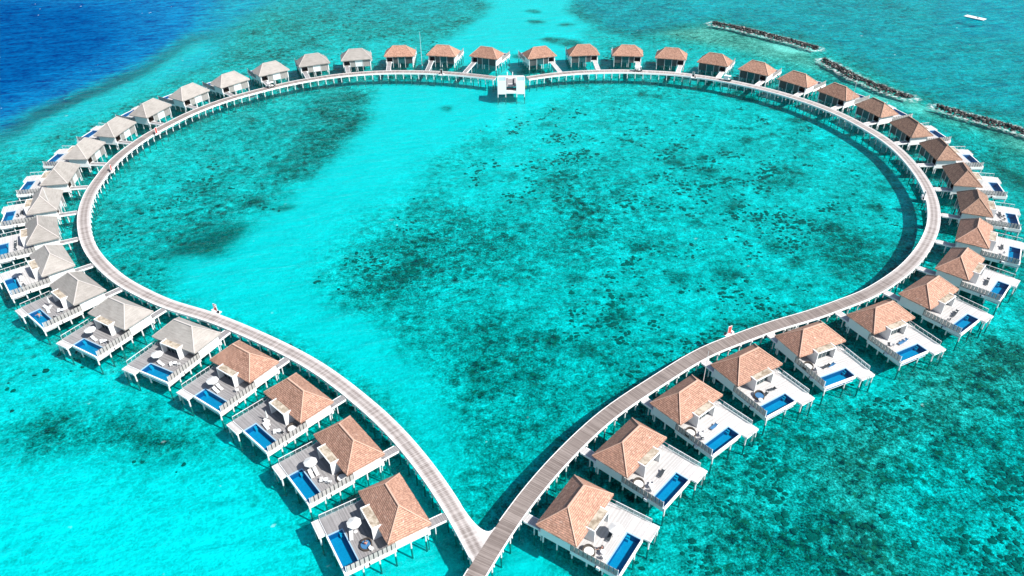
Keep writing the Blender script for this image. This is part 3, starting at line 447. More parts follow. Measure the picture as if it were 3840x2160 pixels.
OPS=[([(-509.1, 639.4), (482.1, 584.4), (105.6, 55.1), (-107.2, 57.4)], 30, {'V': 0.5, 'A': 0.6}), ([(46.9, 608.5), (455.1, 585.9), (200.3, 216.5), (155.2, 267.0), (132.9, 331.8), (96.4, 362.2), (64.1, 334.1), (48.5, 334.6), (33.0, 384.2)], 8, {'V': 0.52, 'A': 0.5, 'D': 0.22}), ([(77.4, 493.0), (172.5, 488.6), (131.5, 387.5), (81.5, 382.4)], 14, {'V': 0.62, 'A': 0.4, 'D': 0.2}), ([(242.9, 485.3), (358.5, 480.0), (245.0, 317.6), (195.0, 335.2)], 14, {'V': 0.58, 'A': 0.35, 'D': 0.35}), ([(-188.8, 621.6), (-14.1, 611.9), (-12.0, 392.9), (-33.5, 360.6), (-71.7, 368.2), (-122.8, 383.2)], 10, {'V': 0.56, 'A': 0.5, 'D': 0.1}), ([(-160.9, 234.1), (-144.8, 271.5), (-124.6, 309.5), (-80.5, 317.9), (-91.5, 294.8), (-125.8, 259.8), (-140.9, 230.6), (-145.1, 203.3), (-170.0, 176.8), (-207.0, 232.2)], 8, {'V': 0.6, 'A': 0.55}), ([(-509.1, 639.4), (-188.8, 621.6), (-130.5, 412.2), (-131.7, 380.1), (-136.3, 346.4), (-132.0, 312.2), (-144.1, 300.8), (-152.5, 290.1), (-157.0, 275.8), (-161.5, 257.2), (-167.6, 247.1), (-182.3, 234.6), (-242.1, 227.1)], 20, {'V': 0.75, 'A': 0.2, 'D': 1.0}), ([(-332.7, 390.9), (-246.5, 416.7), (-188.8, 392.5), (-163.2, 341.7), (-165.6, 306.1), (-174.1, 280.3), (-183.5, 261.4), (-234.2, 252.1)], 26, {'V': 0.6, 'A': 0.2, 'D': 1.5}), ([(-132.7, 349.1), (-127.6, 327.0), (-128.6, 314.5), (-134.1, 299.6), (-138.3, 285.4), (-147.4, 260.4), (-155.4, 247.4), (-159.6, 231.6), (-167.2, 233.6), (-167.8, 255.6), (-163.1, 276.0), (-155.3, 293.2), (-148.1, 311.2), (-145.7, 327.6), (-143.6, 346.6)], 8, {'V': 0.84, 'A': 0.2, 'D': 0.1}), ([(-149.3, 412.9), (-139.2, 445.1), (-126.4, 404.5), (-130.7, 376.8), (-144.1, 370.8)], 14, {'V': 0.75, 'A': 0.25, 'D': 0.5}), ([(-89.4, 328.4), (-50.7, 349.3), (-32.2, 342.9), (-16.4, 301.5), (-45.8, 307.1), (-79.5, 312.9)], 8, {'V': 0.68, 'A': 0.4}), ([(-11.2, 611.7), (49.8, 608.4), (31.1, 384.3), (40.0, 355.0), (48.2, 331.9), (59.1, 313.5), (33.9, 291.1), (22.0, 300.4), (9.5, 310.2), (1.2, 296.5), (-16.4, 301.5), (-31.8, 337.3), (-22.1, 354.2), (-10.0, 392.8)], 5, {'V': 0.95, 'A': 0.07, 'D': 0}), ([(36.3, 355.1), (104.4, 322.1), (115.1, 302.1), (95.6, 289.2), (35.2, 304.6)], 7, {'V': 0.68, 'A': 0.4, 'D': 0}), ([(64.1, 345.3), (95.6, 358.5), (129.4, 321.3), (129.4, 306.4), (148.6, 265.3), (149.5, 257.8), (184.9, 219.7), (174.8, 203.7), (159.1, 214.7), (152.4, 232.5), (140.1, 249.2), (135.1, 271.5), (120.0, 292.9), (101.7, 312.1), (80.3, 328.2)], 8, {'P': 1, 'V': 0.55, 'A': 0.5, 'D': 0}), ([(111.1, 331.4), (129.7, 322.3), (125.9, 315.8), (114.1, 320.8)], 2.5, {'P': 1, 'V': 1.0, 'A': 0.1}), ([(131.5, 281.8), (148.1, 257.9), (144.1, 251.9), (131.8, 263.1)], 4, {'V': 0.75, 'P': 0.9, 'A': 0.4}), ([(141.0, 207.0), (184.5, 211.3), (144.0, 148.7), (117.4, 152.6), (127.9, 179.0)], 10, {'V': 0.6, 'A': 0.4, 'P': 0.1}), ([(150.1, 217.7), (153.3, 204.2), (157.7, 187.2), (152.2, 187.3), (147.9, 204.3)], 4, {'V': 0.2, 'A': 0.5, 'P': 0.5}), ([(-138.7, 256.6), (-116.4, 274.7), (-77.5, 287.9), (1.2, 294.2), (64.4, 288.0), (105.9, 272.3), (122.6, 239.6), (122.0, 204.9), (111.9, 179.3), (95.3, 160.0), (76.6, 146.7), (55.4, 137.8), (35.3, 126.9), (16.9, 114.6), (0.4, 84.3), (-6.3, 81.1), (-27.1, 117.7), (-40.6, 128.1), (-69.2, 142.2), (-94.4, 156.5), (-113.8, 175.7), (-127.1, 202.9), (-133.0, 224.5)], 6, {'V': 0.68, 'A': 0.5, 'D': 0, 'P': 0}), ([(-133.0, 224.5), (-131.5, 256.4), (-116.4, 274.7), (-77.5, 287.9), (-49.6, 287.1), (-52.2, 272.9), (-49.5, 254.2), (-53.7, 237.7), (-55.0, 222.6), (-64.0, 211.8), (-76.0, 201.8), (-75.4, 183.2), (-70.1, 179.9), (-74.9, 167.0), (-88.4, 167.3), (-82.5, 149.6), (-94.4, 156.5), (-112.1, 175.6), (-126.5, 202.9)], 5, {'V': 0.58, 'A': 0.52}), ([(-123.0, 218.6), (-117.8, 245.8), (-98.6, 245.3), (-84.3, 223.3), (-87.0, 207.1), (-99.1, 197.4), (-112.4, 193.0)], 9, {'V': 0.66, 'A': 0.5}), ([(-72.3, 277.4), (-50.2, 280.0), (-52.1, 267.1), (-49.5, 254.2), (-54.0, 239.3), (-54.9, 225.5), (-64.3, 213.1), (-70.7, 209.3), (-72.9, 228.9), (-70.5, 241.3), (-62.2, 247.7), (-72.1, 262.0)], 6, {'V': 0.3, 'A': 0.6}), ([(-100.9, 192.7), (-96.1, 202.2), (-85.5, 202.0), (-78.0, 192.2), (-84.2, 186.7), (-94.2, 183.6)], 9, {'V': 0.46, 'A': 0.7}), ([(-92.5, 167.4), (-85.8, 175.1), (-78.8, 180.1), (-71.0, 183.1), (-70.3, 174.8), (-77.6, 169.0), (-84.9, 166.3)], 4, {'V': 0.22, 'A': 0.25}), ([(-49.3, 290.0), (4.3, 291.9), (20.6, 278.8), (6.6, 256.3), (-14.0, 243.1), (-25.4, 216.3), (-28.5, 198.3), (-35.7, 182.4), (-42.5, 170.2), (-45.3, 157.3), (-43.4, 147.2), (-30.9, 139.3), (-21.0, 130.5), (-15.6, 117.5), (-11.0, 107.2), (-8.1, 92.2), (-7.0, 81.9), (-12.3, 92.3), (-27.1, 117.7), (-40.6, 128.1), (-69.2, 142.2), (-82.0, 149.6), (-88.2, 167.3), (-74.9, 167.0), (-69.3, 181.0), (-62.9, 206.5), (-53.7, 222.6), (-52.4, 237.6), (-48.1, 254.2), (-51.9, 270.9)], 5, {'V': 0.95, 'A': 0.07}), ([(-42.3, 182.5), (-22.9, 216.2), (2.3, 252.9), (24.3, 266.9), (26.6, 215.1), (1.7, 200.0), (-30.4, 174.0)], 14, {'V': 0.78, 'A': 0.4}), ([(-44.3, 157.3), (-40.4, 170.2), (-31.1, 180.2), (-23.3, 191.1), (-9.7, 190.8), (4.8, 181.6), (6.4, 165.4), (4.1, 151.3), (-3.6, 143.4), (-13.1, 148.3), (-22.4, 145.3), (-35.1, 148.7)], 15, {'V': 0.43, 'A': 0.8}), ([(8.1, 215.5), (24.6, 220.7), (41.4, 199.1), (36.6, 168.7), (21.8, 165.1), (12.4, 181.4)], 12, {'V': 0.54, 'A': 0.8}), ([(83.9, 179.9), (96.6, 173.4), (95.0, 161.9), (83.8, 153.2), (77.6, 164.1)], 6, {'V': 0.33, 'A': 0.7}), ([(81.3, 212.4), (89.0, 213.6), (85.0, 200.6), (78.0, 200.8)], 4, {'V': 0.35, 'A': 0.7}), ([(-17.2, 139.0), (-3.6, 141.8), (18.9, 135.5), (31.0, 126.9), (21.7, 114.6), (9.5, 99.6), (0.4, 84.3), (-5.3, 81.9), (-7.7, 101.9), (-13.2, 118.7)], 15, {'V': 0.48, 'A': 0.65}), ([(-10.5, 155.0), (6.2, 158.1), (19.8, 144.5), (10.1, 138.6), (-3.5, 140.3)], 8, {'V': 0.68, 'A': 0.5}), ([(0.5, 210.3), (0.2, 209.7), (-0.4, 209.2), (-1.1, 209.5), (-1.5, 210.0), (-1.8, 210.7), (-1.5, 211.6), (-0.3, 211.7), (0.6, 211.1)], 2.5, {'V': 0.15, 'A': 0.5}), ([(5.4, 181.6), (5.4, 181.1), (4.9, 180.9), (4.5, 181.1), (4.2, 181.4), (4.2, 181.8), (4.3, 182.4), (5.0, 182.5), (5.5, 182.1)], 2.5, {'V': 0.15, 'A': 0.5}), ([(7.4, 195.1), (6.9, 194.5), (6.4, 194.2), (5.7, 194.1), (5.2, 194.7), (5.1, 195.5), (5.7, 196.2), (6.4, 195.8), (7.1, 195.8)], 2.5, {'V': 0.15, 'A': 0.5}), ([(9.9, 165.4), (9.4, 164.8), (8.6, 164.6), (7.8, 164.6), (7.6, 165.2), (7.0, 165.9), (7.8, 166.5), (8.7, 166.4), (9.3, 165.9)], 2.5, {'V': 0.15, 'A': 0.5}), ([(26.8, 201.9), (26.2, 201.2), (25.4, 200.6), (24.4, 200.9), (24.1, 201.6), (24.2, 202.4), (24.7, 203.0), (25.6, 203.0), (26.1, 202.5)], 2.5, {'V': 0.15, 'A': 0.5}), ([(37.5, 205.5), (37.4, 204.7), (36.4, 204.7), (35.8, 204.9), (35.1, 205.2), (35.4, 205.9), (35.9, 206.5), (36.7, 206.6), (37.3, 206.2)], 2.5, {'V': 0.15, 'A': 0.5}), ([(44.1, 208.0), (43.3, 207.4), (42.7, 206.9), (42.2, 207.2), (41.6, 207.6), (41.9, 208.3), (42.4, 208.9), (43.1, 209.3), (43.5, 208.6)], 2.5, {'V': 0.15, 'A': 0.5}), ([(54.1, 217.2), (53.6, 215.4), (51.6, 215.6), (50.5, 215.9), (49.7, 216.7), (49.2, 218.2), (50.7, 219.3), (52.3, 219.0), (53.5, 218.5)], 2.5, {'V': 0.15, 'A': 0.5}), ([(61.9, 219.8), (61.6, 218.9), (60.8, 218.8), (59.8, 218.4), (59.2, 219.2), (59.4, 220.5), (60.4, 221.3), (61.6, 221.7), (61.7, 220.5)], 2.5, {'V': 0.15, 'A': 0.5}), ([(63.0, 211.5), (62.9, 210.1), (61.5, 209.6), (60.5, 210.2), (59.4, 210.9), (60.0, 212.2), (60.9, 213.3), (62.1, 212.9), (62.8, 212.4)], 2.5, {'V': 0.15, 'A': 0.5}), ([(79.9, 234.3), (79.2, 233.6), (78.3, 233.1), (77.0, 232.8), (76.9, 233.9), (77.4, 234.7), (78.0, 235.2), (78.9, 235.4), (80.1, 235.3)], 2.5, {'V': 0.15, 'A': 0.5}), ([(87.3, 237.3), (86.7, 236.5), (85.7, 236.3), (84.3, 235.8), (84.2, 236.9), (84.7, 237.7), (85.5, 238.2), (86.3, 238.3), (87.0, 238.0)], 2.5, {'V': 0.15, 'A': 0.5}), ([(90.4, 208.2), (89.3, 207.4), (88.4, 207.1), (87.3, 206.9), (87.1, 207.8), (86.7, 209.0), (88.2, 209.3), (89.4, 209.8), (90.4, 209.4)], 2.5, {'V': 0.15, 'A': 0.5}), ([(88.7, 177.7), (88.3, 176.2), (86.2, 176.0), (85.0, 176.5), (84.1, 177.2), (85.0, 178.2), (85.8, 179.3), (87.3, 179.3), (89.3, 179.2)], 2.5, {'V': 0.15, 'A': 0.5}), ([(91.1, 163.8), (89.9, 162.9), (88.6, 162.8), (87.5, 162.8), (87.0, 163.5), (87.4, 164.3), (88.3, 164.9), (89.8, 165.6), (90.2, 164.6)], 2.5, {'V': 0.15, 'A': 0.5}), ([(103.5, 188.3), (103.4, 187.0), (102.1, 186.7), (100.7, 186.6), (100.8, 187.9), (100.9, 189.1), (102.2, 189.9), (103.5, 190.2), (104.3, 189.5)], 2.5, {'V': 0.15, 'A': 0.5}), ([(113.1, 200.0), (112.2, 199.3), (111.4, 198.8), (110.2, 198.5), (109.8, 199.4), (110.3, 200.7), (111.5, 201.2), (112.6, 201.7), (113.5, 201.2)], 2.5, {'V': 0.15, 'A': 0.5}), ([(64.9, 189.2), (64.4, 188.1), (63.3, 187.8), (62.3, 187.9), (61.8, 188.7), (62.4, 189.6), (62.9, 190.7), (64.2, 191.0), (64.3, 189.8)], 2.5, {'V': 0.15, 'A': 0.5}), ([(52.2, 180.6), (51.5, 179.5), (50.4, 179.2), (49.8, 179.8), (48.8, 180.1), (49.5, 181.0), (49.9, 182.1), (51.0, 182.0), (51.3, 181.2)], 2.5, {'V': 0.15, 'A': 0.5}), ([(34.3, 168.7), (34.2, 167.4), (32.6, 166.9), (30.9, 166.9), (29.6, 168.0), (30.7, 169.3), (31.8, 169.9), (33.3, 171.1), (33.8, 169.6)], 2.5, {'V': 0.15, 'A': 0.5}), ([(25.2, 174.9), (23.8, 174.0), (22.9, 172.8), (21.3, 173.1), (20.3, 174.2), (20.8, 175.6), (21.6, 176.9), (23.1, 176.4), (24.6, 176.2)], 2.5, {'V': 0.15, 'A': 0.5}), ([(-22.4, 264.4), (-22.3, 263.3), (-23.2, 262.9), (-24.1, 263.3), (-24.7, 264.0), (-24.4, 264.7), (-24.0, 265.2), (-23.4, 265.8), (-22.6, 265.2)], 2.5, {'V': 0.15, 'A': 0.5}), ([(13.7, 249.1), (13.0, 248.1), (12.1, 248.0), (11.2, 248.0), (10.3, 248.6), (10.5, 249.7), (11.4, 250.1), (12.3, 250.9), (13.3, 250.3)], 2.5, {'V': 0.15, 'A': 0.5}), ([(52.2, 275.9), (52.1, 274.2), (50.4, 273.7), (48.4, 273.5), (48.0, 275.2), (48.4, 276.7), (49.3, 278.1), (51.4, 279.0), (52.0, 277.0)], 2.5, {'V': 0.15, 'A': 0.5}), ([(57.7, 273.7), (57.6, 272.3), (56.0, 271.2), (54.5, 272.0), (53.7, 273.1), (53.4, 274.7), (54.9, 275.9), (56.5, 275.2), (58.4, 275.3)], 2.5, {'V': 0.15, 'A': 0.5}), ([(73.8, 281.4), (73.3, 280.4), (72.3, 279.3), (71.1, 279.9), (70.1, 280.7), (71.0, 281.9), (71.6, 283.4), (72.9, 282.8), (73.6, 282.3)], 2.5, {'V': 0.15, 'A': 0.5}), ([(88.2, 274.8), (86.6, 273.1), (84.3, 271.8), (81.1, 271.6), (80.0, 273.8), (82.0, 275.7), (83.2, 277.4), (85.9, 278.1), (87.8, 276.9)], 2.5, {'V': 0.15, 'A': 0.5}), ([(91.0, 269.6), (89.4, 267.9), (87.4, 267.8), (85.7, 267.8), (83.7, 268.7), (85.1, 270.6), (86.4, 272.5), (89.1, 273.2), (90.5, 271.5)], 2.5, {'V': 0.15, 'A': 0.5}), ([(103.4, 250.2), (102.1, 248.5), (100.2, 248.2), (98.0, 247.7), (97.8, 249.5), (97.7, 251.4), (99.9, 252.1), (102.0, 253.2), (103.4, 252.0)], 2.5, {'V': 0.15, 'A': 0.5}), ([(98.8, 261.0), (97.8, 259.9), (96.6, 259.6), (95.0, 259.2), (94.8, 260.5), (94.9, 261.9), (96.3, 262.4), (97.4, 262.5), (98.2, 262.0)], 2.5, {'V': 0.15, 'A': 0.5}), ([(71.4, 168.0), (69.7, 167.0), (68.4, 165.6), (67.1, 166.5), (66.1, 167.4), (66.8, 168.7), (67.9, 170.0), (69.3, 169.5), (70.6, 169.2)], 2.5, {'V': 0.15, 'A': 0.5}), ([(74.1, 160.4), (72.5, 159.7), (71.3, 158.8), (70.1, 159.3), (69.6, 160.0), (70.2, 160.9), (71.0, 161.5), (72.5, 162.5), (73.8, 161.7)], 2.5, {'V': 0.15, 'A': 0.5}), ([(55.9, 155.4), (54.9, 154.2), (53.2, 153.4), (52.1, 154.4), (50.9, 154.9), (51.3, 156.1), (52.4, 157.0), (54.2, 157.6), (55.5, 156.7)], 2.5, {'V': 0.15, 'A': 0.5}), ([(42.8, 154.0), (41.2, 153.2), (40.3, 152.2), (38.8, 152.5), (37.9, 153.4), (38.2, 154.7), (39.3, 155.8), (40.8, 155.4), (42.4, 155.3)], 2.5, {'V': 0.15, 'A': 0.5}), ([(17.5, 154.4), (17.2, 153.5), (16.1, 152.8), (14.8, 153.2), (14.4, 154.1), (14.5, 154.9), (15.2, 155.5), (16.3, 155.9), (17.7, 155.6)], 2.5, {'V': 0.15, 'A': 0.5}), ([(-62.6, 192.4), (-63.2, 191.6), (-63.9, 191.3), (-64.9, 191.2), (-65.4, 192.1), (-65.7, 192.8), (-65.0, 193.1), (-64.4, 193.4), (-63.4, 193.2)], 2.5, {'V': 0.15, 'A': 0.5}), ([(-71.7, 194.9), (-72.0, 193.6), (-73.3, 193.3), (-75.0, 192.9), (-76.2, 194.3), (-75.9, 195.5), (-75.3, 196.1), (-74.3, 197.3), (-72.3, 196.5)], 2.5, {'V': 0.15, 'A': 0.5}), ([(27.6, 138.3), (26.4, 137.1), (24.8, 136.9), (23.6, 137.3), (22.7, 137.9), (22.8, 138.8), (23.3, 140.2), (25.4, 140.4), (26.9, 139.6)], 2.5, {'V': 0.15, 'A': 0.5}), ([(11.4, 130.0), (11.1, 129.1), (9.9, 128.6), (8.1, 128.2), (7.9, 129.6), (7.1, 130.7), (8.5, 131.7), (10.2, 131.7), (12.0, 131.4)], 2.5, {'V': 0.15, 'A': 0.5}), ([(4.9, 118.4), (4.7, 117.5), (3.5, 117.3), (2.5, 117.5), (2.0, 118.1), (1.7, 118.9), (2.6, 119.5), (3.5, 119.5), (5.2, 119.7)], 2.5, {'V': 0.15, 'A': 0.5}), ([(18.0, 127.2), (18.0, 126.0), (16.6, 125.6), (15.2, 125.8), (14.5, 126.7), (14.3, 127.8), (15.4, 128.7), (16.9, 128.8), (17.9, 128.1)], 2.5, {'V': 0.15, 'A': 0.5}), ([(17.1, 369.5), (16.2, 367.5), (13.6, 366.8), (11.2, 367.3), (10.4, 369.0), (8.9, 371.0), (11.3, 372.2), (13.6, 371.7), (15.3, 371.0)], 2.5, {'V': 0.3, 'A': 0.5}), ([(30.9, 364.6), (28.9, 363.1), (27.3, 362.2), (24.9, 362.1), (23.1, 363.7), (24.2, 365.6), (25.5, 367.0), (27.6, 367.3), (28.8, 365.9)], 2.5, {'V': 0.3, 'A': 0.5}), ([(26.6, 340.9), (22.8, 339.3), (21.0, 336.1), (17.9, 338.5), (16.2, 340.2), (14.1, 343.0), (17.1, 345.4), (21.0, 344.3), (24.4, 343.6)], 2.5, {'V': 0.3, 'A': 0.5}), ([(32.2, 336.3), (31.5, 333.1), (28.1, 333.0), (24.7, 332.0), (22.0, 334.7), (23.0, 338.2), (25.1, 341.3), (29.1, 341.9), (31.2, 338.9)], 2.5, {'V': 0.3, 'A': 0.5}), ([(61.0, 379.1), (60.0, 377.3), (57.9, 376.8), (56.6, 377.7), (54.9, 378.5), (54.7, 380.4), (56.8, 381.1), (58.6, 381.7), (60.6, 381.0)], 2.5, {'V': 0.3, 'A': 0.5}), ([(53.0, 312.2), (51.7, 311.1), (50.7, 309.6), (49.5, 310.4), (48.1, 311.3), (48.6, 313.3), (50.0, 314.3), (51.6, 315.4), (52.7, 314.0)], 2.5, {'V': 0.3, 'A': 0.5}), ([(61.1, 311.0), (60.9, 309.3), (59.5, 308.4), (58.1, 308.8), (57.4, 310.2), (57.9, 311.9), (58.9, 313.1), (60.2, 313.3), (61.1, 312.4)], 2.5, {'V': 0.3, 'A': 0.5}), ([(6.1, 320.2), (4.7, 318.7), (3.3, 318.3), (1.7, 317.7), (0.8, 319.4), (0.8, 321.3), (1.8, 322.8), (3.4, 322.5), (4.5, 321.6)], 2.5, {'V': 0.3, 'A': 0.5}), ([(15.1, 386.3), (15.6, 384.4), (13.3, 383.4), (10.6, 384.1), (10.2, 385.8), (8.5, 387.6), (10.6, 389.0), (13.3, 388.7), (14.5, 387.4)], 2.5, {'V': 0.3, 'A': 0.5}), ([(-180.8, 177.0), (-142.1, 184.6), (-118.0, 147.0), (-97.8, 126.4), (-145.5, 127.2)], 10, {'V': 0.64, 'A': 0.5}), ([(-149.4, 132.6), (-97.8, 126.4), (-66.8, 111.3), (-46.5, 94.6), (-29.6, 81.4), (-25.2, 56.5), (-95.8, 57.2)], 10, {'V': 0.84, 'A': 0.36, 'P': 0}), ([(-152.4, 137.0), (-106.9, 136.2), (-78.7, 117.3), (-67.5, 106.9), (-133.3, 110.1)], 12, {'V': 0.8, 'A': 0.42}), ([(-94.8, 104.1), (-92.3, 108.4), (-80.8, 107.1), (-75.4, 109.2), (-64.5, 104.7), (-59.6, 101.6), (-67.5, 98.7), (-78.4, 101.6), (-86.9, 100.5)], 5, {'V': 0.36, 'A': 0.7}), ([(-65.1, 113.6), (-50.7, 107.7), (-38.1, 92.6), (-42.8, 94.5), (-54.8, 100.5), (-62.2, 104.7)], 8, {'V': 0.7, 'A': 0.4}), ([(-125.1, 98.5), (-71.9, 94.9), (-47.9, 91.8), (-34.3, 81.4), (-25.2, 56.5), (-95.8, 57.2)], 8, {'V': 1.0, 'A': 0.25}), ([(-23.9, 88.0), (-17.0, 97.0), (-9.7, 83.6), (-7.4, 75.7), (-6.6, 56.3), (-25.2, 56.5), (-27.4, 76.0)], 5, {'V': 0.95, 'A': 0.12}), ([(2.3, 79.4), (2.4, 84.2), (16.1, 106.8), (34.8, 124.2), (64.4, 137.6), (102.0, 161.7), (126.8, 192.4), (137.5, 209.8), (136.6, 152.2), (165.2, 151.7), (94.6, 55.2), (11.3, 56.1), (9.7, 72.6)], 7, {'V': 0.5, 'A': 0.75, 'P': 0}), ([(-3.5, 72.8), (0.4, 79.4), (3.7, 80.2), (8.0, 75.5), (10.6, 68.4), (10.2, 56.1), (-8.3, 56.3)], 4, {'V': 0.97, 'A': 0.05}), ([(76.3, 133.1), (124.7, 152.4), (155.7, 151.9), (140.0, 129.2), (109.2, 124.3), (92.5, 120.8), (77.1, 113.7), (66.2, 106.0), (60.4, 111.7), (47.3, 107.4), (38.1, 101.2), (35.5, 106.5), (59.0, 120.0)], 12, {'V': 0.6, 'A': 0.6}), ([(82.6, 117.2), (95.4, 123.3), (109.9, 125.6), (123.0, 122.8), (114.8, 109.7), (94.1, 107.8), (82.9, 100.6), (76.3, 102.7)], 9, {'V': 0.33, 'A': 0.85, 'P': 0.45}), ([(55.2, 96.0), (70.0, 106.0), (73.1, 98.7), (60.9, 82.7), (62.7, 71.3), (49.0, 68.0), (52.9, 82.8)], 9, {'V': 0.34, 'A': 0.85, 'P': 0.45}), ([(27.4, 83.1), (36.0, 91.6), (50.1, 91.4), (50.8, 82.8), (37.8, 71.6), (25.3, 71.8)], 11, {'V': 0.42, 'A': 0.78, 'P': 0.2}), ([(12.8, 71.9), (20.0, 78.4), (29.4, 76.8), (24.4, 66.9), (11.8, 62.0)], 8, {'V': 0.62, 'A': 0.5})]
ORD = ['first', 'second', 'third', 'fourth', 'fifth', 'sixth', 'seventh', 'eighth', 'ninth', 'tenth', 'eleventh']
def where(n):
    side = 'left' if n[0] == 'L' else 'right'; k = int(n[1:])
    if k <= 11: return f"{ORD[k-1]} up the {side} arm from the heart's bottom point"
    return f"{ORD[22-k]} along the {side} lobe from the white pavilion"
def short(n):
    side = 'left' if n[0] == 'L' else 'right'; k = int(n[1:])
    if k <= 11: return f"{ORD[k-1]} villa up the {side} arm"
    return f"{ORD[22-k]} villa {side} of the pavilion"
LANDING = {'L17': (4.0, -4.8), 'L18': (3.4, -5.9), 'L19': (3.1, -6.2), 'L20': (2.97, -7.7), 'L21': (2.23, -8.8), 'L22': (2.18, -9.7),
           'R22': (2.71, -9.7), 'R21': (3.02, -8.9), 'R20': (3.3, -7.6), 'R19': (3.03, -6.7), 'R18': (3.5, -5.7), 'R17': (3.5, -4.3)}
def roofkind(n):
    k = int(n[1:])
    if n[0] == 'L' and 5 <= k <= 19: return 'grey_thatch'
    if n[0] == 'R' and 10 <= k <= 14: return 'shaded_tile'  # far-right roofs, slope shade put in the tile colour
    return 'terracotta_tile'
KWORD = {'grey_thatch': 'grey thatched', 'shaded_tile': 'dark brown tiled', 'terracotta_tile': 'terracotta tiled'}
FR = {}
def frame(n):
    """plan -> world for the villa n"""
    x, y, a = VIL[n]; m, p = FR[n]
    def f(lx, ly, z):
        lx *= m * S; ly *= S
        return (x + math.cos(a) * lx - math.sin(a) * ly, y + math.sin(a) * lx + math.cos(a) * ly, Z(z))
    return f
STILT_SKIP = set()
for n in VIL:
    side, k = n[0], int(n[1:])
    m = 1 if side == 'R' else -1; p = 1
    if n in ('L20', 'L21', 'L22'): m, p = 1, -1
    if n in ('R21', 'R22'): m, p = -1, -1
    FR[n] = (m, p)
    pale = side == 'R' or 8 <= k
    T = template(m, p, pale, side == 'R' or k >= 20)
    kind = roofkind(n)
    x, y, a = VIL[n]
    root = thing('overwater_villa', f"{KWORD[kind]} overwater villa, {where(n)}", 'villa', (x, y, 0), a,
                 'overwater villas along the heart-shaped boardwalk')
    rf = link('roof', ROOF[kind], root); link('ridge_cap', RIDGE[kind], rf)
    made = []
    for name, me, par, off in T:
        o = link(name, me, made[par] if par is not None else root)
        if off: o.location = off
        made.append(o)
    # footbridge
    q = m * p
    ex, ey = (3.45, .6) if n in LANDING else (3.45, .6)
    if n in LANDING: tx, ty = LANDING[n]
    else: tx, ty = 3.55, -3.7
    PC = np.array(CL if side == 'L' else CR); HWs = 1.3 * S + .13
    PC = np.stack([np.interp(np.linspace(0, len(PC) - 1, 1500), np.arange(len(PC)), PC[:, j]) for j in (0, 1)], 1)
    dx_, dy_ = q * (tx - ex), ty - ey
    for s_ in np.linspace(.2, 1.6, 300):
        lx_, ly_ = (q * ex + dx_ * s_) * S, (ey + dy_ * s_) * S
        wx_, wy_ = x + math.cos(a) * lx_ - math.sin(a) * ly_, y + math.sin(a) * lx_ + math.cos(a) * ly_
        if np.hypot(PC[:, 0] - wx_, PC[:, 1] - wy_).min() < HWs - .02: break
    tx, ty = ex + (tx - ex) * s_, ey + (ty - ey) * s_
    cm, ct, mid, nn = catwalk(n, q * ex, ey, q * tx, ty)
    c = link('footbridge', cm.mesh('footbridge', 'deck_pale' if side == 'R' else 'deck_grey'), root)
    link('side_beam', ct.mesh('side_beam', 'white_paint'), c)
    for s_ in (-.8, .8):
        pp = mid + nn * s_
        link('pile', TPL.setdefault('cwpile', MB(raw=True).tube(0, 0, -3.2, Z(-2.05), .11).mesh('pile', 'pile_paint')), c, (pp.x * S, pp.y * S, 0))

# ---------------------------------------------------------------- the boardwalk
ZD = Z(-1.9); HW = 1.3 * S - .12
def resample(P, step):
    P = np.array(P); d = np.r_[0, np.cumsum(np.hypot(*np.diff(P, axis=0).T))]
    k = int(d[-1] / step) + 1; t = np.linspace(0, d[-1], k)
    return np.stack([np.interp(t, d, P[:, 0]), np.interp(t, d, P[:, 1])], 1), t
def strip(P, t, x0, x1, z0, z1, name, mat, parent=None, tone=None, caps=True):
    """a beam or deck following the line P between offsets x0..x1 (metres, left positive)"""
    T = np.gradient(P, axis=0); T /= np.hypot(T[:, 0], T[:, 1])[:, None]; N = np.stack([-T[:, 1], T[:, 0]], 1)
    v = []; f = []; uvs = []
    for i in range(len(P)):
        a = P[i] + N[i] * x1; b = P[i] + N[i] * x0
        v += [(a[0], a[1], z1), (b[0], b[1], z1), (b[0], b[1], z0), (a[0], a[1], z0)]
    for i in range(len(P) - 1):
        o = 4 * i
        for j in range(4):
            k = (j + 1) % 4
            f.append((o + j, o + k, o + 4 + k, o + 4 + j)); w = {0: x1, 1: x0, 2: x0, 3: x1}
            uvs += [(w[j], t[i]), (w[k], t[i]), (w[k], t[i + 1]), (w[j], t[i + 1])]
    f.append((0, 3, 2, 1)); uvs += [(0, 0)] * 4
    o = 4 * (len(P) - 1); f.append((o, o + 1, o + 2, o + 3)); uvs += [(0, 0)] * 4
    me = bpy.data.meshes.new(name); me.from_pydata(v, [], f); me.materials.append(M[mat])
    L = me.uv_layers.new(name='UVMap'); L.data.foreach_set('uv', np.array(uvs, 'f').ravel())
    if tone is not None:
        at = me.attributes.new('tone', 'FLOAT', 'POINT'); at.data.foreach_set('value', np.repeat(tone, 4).astype('f'))
    bm = bmesh.new(); bm.from_mesh(me); bmesh.ops.recalc_face_normals(bm, faces=bm.faces); bm.to_mesh(me); bm.free()
    return link(name, me, parent), P, T, N
bentbeam = MB(raw=True).box(-HW - .22, HW + .22, -.14, .14, ZD - .86, ZD - .56)
bent_b = bentbeam.mesh('crossbeam', 'pile_paint')
bent_p = MB(raw=True).tube(0, 0, -3.2, ZD - .86, .14).mesh('pile', 'pile_paint')
